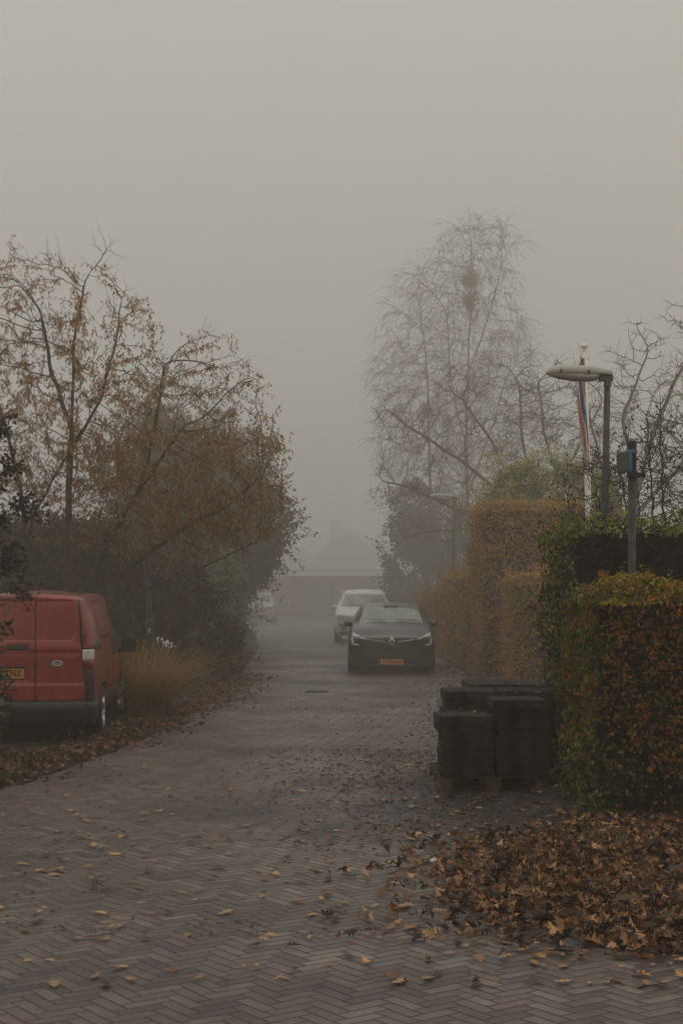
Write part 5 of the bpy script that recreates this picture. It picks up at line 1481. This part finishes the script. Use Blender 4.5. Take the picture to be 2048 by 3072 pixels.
yw.location = (4.55, 34.6, 0); yw.scale = (1.12, 1.2, 1.20)
evg = [(.024, .032, .024), (.03, .038, .027), (.018, .025, .02)]
leafy_tree('cypress_tree', (3.2, 57, 0), 'dark cypress mass in the fog below the birch, nearer the road', [((-.6, 0, 2.5), (1.2, 1.4, 2.5)), ((-.5, 0, 4.2), (.9, 1.0, 1.5)), ((.9, 0, 2.6), (1.4, 1.4, 2.6))], [([(0, 0, 0), (0, 0, 1.5), (0, 0, 3.2)], .14, .05)], 14000, .14, evg, seed=81, tips=140, tiplen=.6)
leafy_tree('cypress_tree', (5.6, 52, 0), 'dark cypress mass in the fog behind the tall beech hedge', [((-1.0, 0, 2.3), (1.3, 1.4, 2.3)), ((.3, 0, 2.7), (1.5, 1.4, 2.7)), ((1.6, 0, 2.4), (1.5, 1.4, 2.6))], [([(0, 0, 0), (0, 0, 1.5), (0, 0, 3.0)], .14, .05)], 14000, .14, evg, seed=83, tips=140, tiplen=.6)

# --- dark leaves reaching in at the left edge, close to the camera
def bough_shrub(name, loc, label, cat, clusters, leaf_len, wr, pal, per, mat, spread, droop, foot):
    root = empty(name, loc, 0, label, cat)
    T, B = Tubes(), LeafBag()
    for (cx, cy, cz, sc) in clusters:
        c = np.array([cx, cy, cz]); a = np.array(foot) + np.array([0, 0, cz * RNG.uniform(.5, .85)])
        m1 = (a * .55 + c * .45) + np.array([0, 0, .06]) + RNG.normal(0, .03, 3)
        T.tube(np.array([np.array(foot) * np.array([1, 1, 0]), a, m1, c]), [.016, .010, .006, .003], 5)
        st = np.repeat(np.array([m1 * .5 + c * .5, c, c]), 4, 0)
        P = twig_paths(T, st, norm(c - m1) + .8 * unit(12), RNG.uniform(.10, .24, 12) * sc, .0022, 3, .05, .2)
        q = np.concatenate([P[:, j] for j in (1, 2, 3)]); q = np.repeat(q, per, 0); k = len(q)
        q = q + RNG.normal(0, spread, (k, 3))
        B.leaves(q, norm(c - m1) * .5 + unit(k) + np.array([0, 0, -droop]), unit(k) + np.array([0, -.2, .8]), leaf_len * RNG.uniform(.6, 1.15, k), wr, pick(pal, k))
    T.build('branches', MAT['dark_bark'], root)
    B.build('foliage', MAT[mat], root)
    return root
hedge('hedge', -13.5, -4.6, 34.5, 36.5, 3.3, 9000, .14, [((.022, .028, .016), 2), ((.034, .038, .02), 1), ((.035, .024, .015), 1)], 'tall dark hedge in the haze far behind the crab apple stems', 'hedge', 55, None, None, 0, .2, 60)
X14 = lambda xd: (xd - 784) / 3522 * 13.6
bough_shrub('holly_bush', (-4.05, 13.6, 0), 'dark glossy holly boughs reaching in at the left edge', 'bush',
            [(.98, 0, 3.20, 1), (1.02, .1, 2.84, 1.1), (1.22, 0, 2.44, 1.15), (1.10, .1, 2.56, .9), (1.05, 0, 2.12, 1.1), (1.10, 0, 1.78, 1.2), (1.0, .1, 1.98, 1), (.95, 0, 2.35, 1), (.9, .1, 2.7, 1), (.85, 0, 3.05, 1), (.6, 0, 2.6, 1.3), (.5, .2, 2.1, 1.3), (.6, .1, 3.2, 1.3), (.4, 0, 1.7, 1.4)],
            .062, .5, [(.011, .015, .009), (.018, .022, .012), (.014, .009, .008), (.03, .012, .010)], 4, 'glossy_leaf', .028, .2, (0, 0, 0))
bough_shrub('laurel_bush', (-3.87, 13.3, 0), 'dark green laurel leaves at the lower left edge covering the van corner', 'bush',
            [(.74, 0, 1.42, 1), (.76, 0, 1.22, 1), (.77, .05, 1.02, 1), (.78, 0, .86, 1), (.80, .05, .70, 1), (.76, 0, .52, 1), (.74, 0, .30, 1), (.6, .1, 1.2, 1.2), (.55, 0, .8, 1.2), (.5, .1, .5, 1.2), (.5, .1, 1.5, 1.2), (.3, 0, 1.0, 1.4)],
            .11, .33, [(.022, .032, .017), (.016, .024, .013), (.032, .042, .024)], 2, 'glossy_leaf', .02, .15, (.15, 0, 0))

# --- ornamental grass beside the van
def grass_clump(loc, n, h, spread, label):
    V, F, C = [], [], []
    an = RNG.uniform(0, 2 * PI, n); rr = RNG.uniform(0, 1, n) ** .5
    foot = np.stack([np.cos(an) * rr * spread * .5, np.sin(an) * rr * spread * .4, np.zeros(n)], 1)
    out = np.stack([np.cos(an) * rr + .35, np.sin(an) * rr, np.zeros(n)], 1) + RNG.normal(0, .3, (n, 3)) * np.array([1, 1, 0])
    L = h * RNG.uniform(.55, 1.15, n); seg = 6
    side = norm(np.stack([-out[:, 1], out[:, 0], np.zeros(n)], 1) + .8 * unit(n)); wd = RNG.uniform(.0022, .0042, n)
    col = pick([(.44, .29, .135), (.34, .215, .10), (.56, .40, .21), (.25, .15, .07), (.42, .25, .10)], n)
    bend = RNG.uniform(.2, 1.25, n)
    Vs = np.zeros((n, seg + 1, 2, 3))
    for s in range(seg + 1):
        t_ = s / seg
        c = foot + out * (bend * t_ ** 1.8 * .62 * L)[:, None] + np.array([0, 0, 1.0]) * (L * (t_ - .28 * bend * t_ ** 2.4))[:, None]
        w_ = (wd * (1 - .7 * t_))[:, None]
        Vs[:, s, 0] = c - side * w_; Vs[:, s, 1] = c + side * w_
    V = Vs.reshape(-1, 3)
    b = np.arange(n)[:, None, None] * (seg + 1) * 2
    F = np.array([(2 * s, 2 * s + 1, 2 * s + 3, 2 * s + 2) for s in range(seg)])[None] + b
    root = empty('grass_clump', loc, 0, label, 'grass clump')
    g = mesh_np('blades', V, F.reshape(-1, 4), MAT['grass'], root, np.repeat(col * 1.0, (seg + 1) * 2, 0) * np.tile(np.repeat(np.linspace(.5, 1.15, seg + 1), 2), n)[:, None])
    g['kind'] = 'stuff'
    # feathery plumes at the tips of the longest blades
    k = np.argsort(-L)[:120]; tip = Vs[k, seg].mean(1); tdir = norm(tip - Vs[k, seg - 1].mean(1))
    B = LeafBag()
    for j in range(16):
        q = tip - tdir * (.16 * RNG.uniform(0, 1, len(k)))[:, None]
        B.leaves(q, tdir + .5 * unit(len(k)), unit(len(k)), RNG.uniform(.02, .05, len(k)), .16, pick([(.24, .16, .09), (.19, .12, .07)], len(k)))
    p = B.build('plumes', MAT['grass'], root); p['kind'] = 'stuff'
    return root
grass_clump((-2.78, 21.3, 0), 2600, 1.02, .75, 'tawny ornamental grass clump arching beside the red van')
leafy_tree('white_flower_shrub', (-3.05, 26.2, 0), 'low shrub with a patch of white blossom beside the steel post', [((.1, 0, .62), (.38, .3, .35))], [([(0, 0, 0), (0, 0, .3), (.1, 0, .5)], .02, .01)], 900, .05, [(.02, .016, .012), (.03, .022, .014)], 'shrub', seed=91)
B = LeafBag(); q = ellipsoid(46, (0, 0, 0), (.17, .06, .06)) + np.array([.06, -.28, .86]); q[:, 2] -= (q[:, 0] - .06) * .45
B.leaves(q, unit(46), unit(46) + np.array([0, -.8, .6]), RNG.uniform(.03, .06, 46), .8, np.full((46, 3), .75))
B.build('blossom', MAT['leaf'], bpy.data.objects['white_flower_shrub'])

# ================================================================== FALLEN LEAVES
oakpal = [(.185, .098, .048), (.12, .061, .032), (.066, .036, .023), (.036, .021, .015), (.29, .168, .085), (.022, .015, .012), (.14, .065, .028), (.048, .026, .017), (.028, .017, .013)]
def litter(name, P, zoff, size, pal, flat=.35, w=.9, jit=.3, kind='stuff', curl=.7, extra=0.0):
    n = len(P)
    pos = np.concatenate([P, zoff.reshape(-1, 1)], 1)
    an = RNG.uniform(0, 2 * PI, n)
    ax = np.stack([np.cos(an), np.sin(an), RNG.normal(0, flat * .6, n)], 1)
    nr = np.array([0, 0, 1.0]) + RNG.normal(0, flat, (n, 3))
    pos = pos - norm(ax) * size[:, None] * .5
    B = LeafBag()
    cu = (RNG.normal(.35, curl, n), RNG.normal(.15, curl, n), RNG.normal(0, curl, n))
    B.leaves(pos, ax, nr, size, w * RNG.uniform(.75, 1.1, n), pick(pal, n, jit=jit), OAK, cu)
    if extra:      # small oval leaves, stalks and bits of twig among them
        k = int(n * extra); i = RNG.choice(n, k)
        B.leaves(pos[i] + RNG.normal(0, .05, (k, 3)) * np.array([1, 1, .1]), unit(k) * np.array([1, 1, .4]), nr[i] + .5 * unit(k), size[i] * .6, RNG.uniform(.35, .6, k), pick(pal, k, jit=jit))
        k //= 4; i = RNG.choice(n, k)
        B.leaves(pos[i] + np.array([0, 0, .012]), unit(k) * np.array([1, 1, .25]), unit(k), RNG.uniform(.06, .22, k), .035, pick([(.04, .03, .022), (.07, .05, .035)], k))
    o = B.build(name, MAT['dry_leaf'])
    if kind: tag(o, kind=kind)
    return o
# the heap in front of the hedge
n = 15000
hx = np.concatenate([RNG.uniform(-.1, 4.0, n // 2), RNG.normal(1.6, .6, n // 2)]); hy = np.concatenate([RNG.uniform(7.3, 12.2, n // 2), RNG.normal(9.7, .75, n // 2)])
wob = vnoise(np.stack([hx, hy, hx * 0], 1), 1.6, 2) - .5; wob2 = vnoise(np.stack([hx, hy, hx * 0 + 3], 1), 5, 2) - .5
edge = np.interp(hy, [7.3, 8.0, 8.8, 9.6, 10.4, 11.2, 11.8], [1.3, .70, .50, .58, .85, 1.35, 1.6]) + .45 * wob + .3 * wob2
low = 7.75 - .18 * np.clip(hx - .5, 0, 2) + .7 * wob
ok = (hx > edge + .46 - .34 * RNG.exponential(1, n) - .3 * wob2) & (hy < 11.45 + .7 * (hx > 1.7)) & ((hy > low) | (RNG.uniform(0, 1, n) < .16 + .35 * (wob2 > .12)))
hx, hy = hx[ok], hy[ok]
mound = .05 * np.exp(-((hx - 2.2) / 1.1) ** 2 - ((hy - 10.2) / .75) ** 2)
hz = .02 + mound * RNG.uniform(.25, 1.25, len(hx)) + RNG.uniform(0, .06, len(hx)) ** 1.0
litter('leaf_pile', np.stack([hx, hy], 1), hz, RNG.uniform(.05, .12, len(hx)), oakpal, .5, extra=.3, curl=1.1)
tag(bpy.data.objects['leaf_pile'], 'thick heap of brown oak leaves in front of the near hedge', 'leaf pile')
# body of the heap under the loose leaves
nx = 40; V = []
for j in range(nx + 1):
    for i in range(nx + 1):
        x, y = .6 + 3.6 * i / nx, 8.4 + 3.4 * j / nx
        V.append((x, y, -.02 + .045 * math.exp(-((x - 2.2) / 1.05) ** 2 - ((y - 10.2) / .7) ** 2) + .02 * math.sin(x * 9 + y * 7) * math.exp(-((x - 2.2) / 1.05) ** 2 - ((y - 10.2) / .7) ** 2)))
F = np.array([(j * (nx + 1) + i, j * (nx + 1) + i + 1, (j + 1) * (nx + 1) + i + 1, (j + 1) * (nx + 1) + i) for j in range(nx) for i in range(nx)])
mesh_np('leaf_mould', V, F, principled('leaf_mould', (.022, .013, .009), .9, var=.5, scale=14, bump=.8, bscale=30), bpy.data.objects['leaf_pile'], smooth=True)
# scattered over the pavers, thicker to the right
n = 2100
y = 7.0 + 9 * RNG.uniform(0, 1, n) ** 1.25; x = RNG.uniform(-3.3, 2.6, n)
ok = RNG.uniform(0, 1, n) < np.clip(.30 + .5 * (x + .6) / 1.6, .27, 1.0) * np.clip(1.3 - (y - 7) / 12, .35, 1)
x, y = x[ok], y[ok]
litter('scattered_leaves', np.stack([x, y], 1), np.full(len(x), .022), RNG.uniform(.05, .115, len(x)), oakpal[:5] + [(.28, .18, .09), (.31, .17, .065), (.25, .15, .08)], .12, curl=.35)
n = 3400
y = RNG.uniform(10.6, 17, n); x = RNG.normal(.85, .75, n) + (y - 13) * -.06
ok = (x > -1.2) & (x < 1.75)
litter('gutter_leaves', np.stack([x[ok], y[ok]], 1), np.full(ok.sum(), .018), RNG.uniform(.015, .07, ok.sum()), [(.05, .028, .018), (.03, .02, .014), (.09, .048, .024), (.02, .015, .012), (.12, .07, .035)], .15)
q = []
for (cx, cy, zz, k) in ((1.105, 13.8, .70, 6), (1.595, 13.8, .845, 9), (1.2, 14.42, .87, 7), (1.72, 14.42, .885, 9), (1.7, 16.05, .845, 9)):
    for _ in range(k): q.append((cx + RNG.uniform(-.2, .2), cy + RNG.uniform(-.2, .2), zz + .012))
q = np.array(q)
litter('slab_leaves', q[:, :2], q[:, 2], RNG.uniform(.03, .08, len(q)), oakpal[:5], .15)
# the leafy verge at the left road edge
n = 5000
y = 12.9 + 18 * RNG.uniform(0, 1, n) ** 1.3
xe = np.interp(y, yl, el)
x = xe - .30 + RNG.normal(0, .30, n) - np.where(y < 17, RNG.exponential(.45, n), 0) + (y > 22) * .25
litter('verge_leaves', np.stack([x, y], 1), .012 + RNG.uniform(0, .05, n), RNG.uniform(.04, .10, n), [(.12, .058, .030), (.085, .040, .024), (.05, .026, .018), (.16, .085, .04), (.035, .022, .017)], .45)
# under the beech hedges and round the parked cars
n = 3800
y = RNG.uniform(17, 34, n); x = np.interp(y, [17, 24, 30, 34], [1.9, 2.4, 2.7, 2.3]) + RNG.normal(0, .55, n)
litter('hedge_litter', np.stack([x, y], 1), .012 + RNG.uniform(0, .03, n), RNG.uniform(.04, .085, n), [(.10, .048, .024), (.06, .03, .018), (.14, .07, .03), (.035, .022, .015)], .35)
n = 5200
y = 8 + 30 * RNG.uniform(0, 1, n) ** 1.2; x = RNG.uniform(-2.6, 1.5, n)
kp = vnoise(np.stack([x, y, x * 0], 1), .9, 77) + RNG.uniform(-.2, .2, n) > .45
x, y = x[kp], y[kp]; n = len(x)
litter('road_litter', np.stack([x, y], 1), np.full(n, .015), RNG.uniform(.012, .05, n), [(.05, .03, .02), (.028, .02, .015), (.02, .015, .012), (.10, .06, .035)], .2)
# two odd pieces among them
o = litter('green_leaf', np.array([[-1.47, 9.27]]), np.array([.03]), np.array([.10]), [(.012, .02, .013)], .3, kind=None)
tag(o, 'single dark green leaf lying on the pavers at the left', 'leaf')
V = [(0, 0, 0), (.07, .01, .012), (.075, .055, .004), (.03, .06, .022), (-.005, .045, .008)]
o = mesh_np('paper_scrap', V, [(0, 1, 2), (0, 2, 3), (0, 3, 4)], MAT['paper']); o.location = (.575, 9.86, .06)
tag(o, 'small white scrap of paper at the edge of the leaf heap', 'paper scrap')
# grass on the verge in front of the van
n = 2600
x = RNG.uniform(-5.5, -3.0, n); y = RNG.uniform(13.6, 16.5, n)
p = np.stack([x, y, np.zeros(n)], 1)
B = LeafBag(); B.leaves(p, np.array([0, 0, 1.0]) + .5 * unit(n), unit(n), RNG.uniform(.04, .11, n), .07, pick([(.035, .045, .016), (.05, .05, .02), (.025, .032, .014)], n))
tag(B.build('verge_grass', MAT['grass']), kind='stuff')

# ================================================================== LIGHT AND CAMERA
F_PX, HOR, WPX, HPX = 4600.0, 1750.0, 2048.0, 3072.0
cd = bpy.data.cameras.new('camera'); cam = bpy.data.objects.new('camera', cd); COL.objects.link(cam)
cam.location = (0, 0, 1.85); cam.rotation_euler = (PI / 2, 0, 0)
cd.sensor_fit = 'VERTICAL'; cd.sensor_height = 36.0; cd.lens = F_PX / HPX * 36.0
cd.shift_y = (HOR - HPX / 2) / HPX
cd.clip_end = 1000
SC.camera = cam
SC.view_settings.view_transform = 'Standard'; SC.view_settings.look = 'None'; SC.view_settings.exposure = 0; SC.view_settings.gamma = 1
SC.render.engine = 'CYCLES'
cy = SC.cycles
cy.use_denoising = True
try: cy.denoiser = 'OPENIMAGEDENOISE'
except Exception: pass
cy.max_bounces = 14; cy.diffuse_bounces = 3; cy.glossy_bounces = 3; cy.transparent_max_bounces = 12; cy.transmission_bounces = 4; cy.volume_bounces = 6
cy.use_adaptive_sampling = True; cy.adaptive_threshold = .01
cy.sample_clamp_indirect = 4
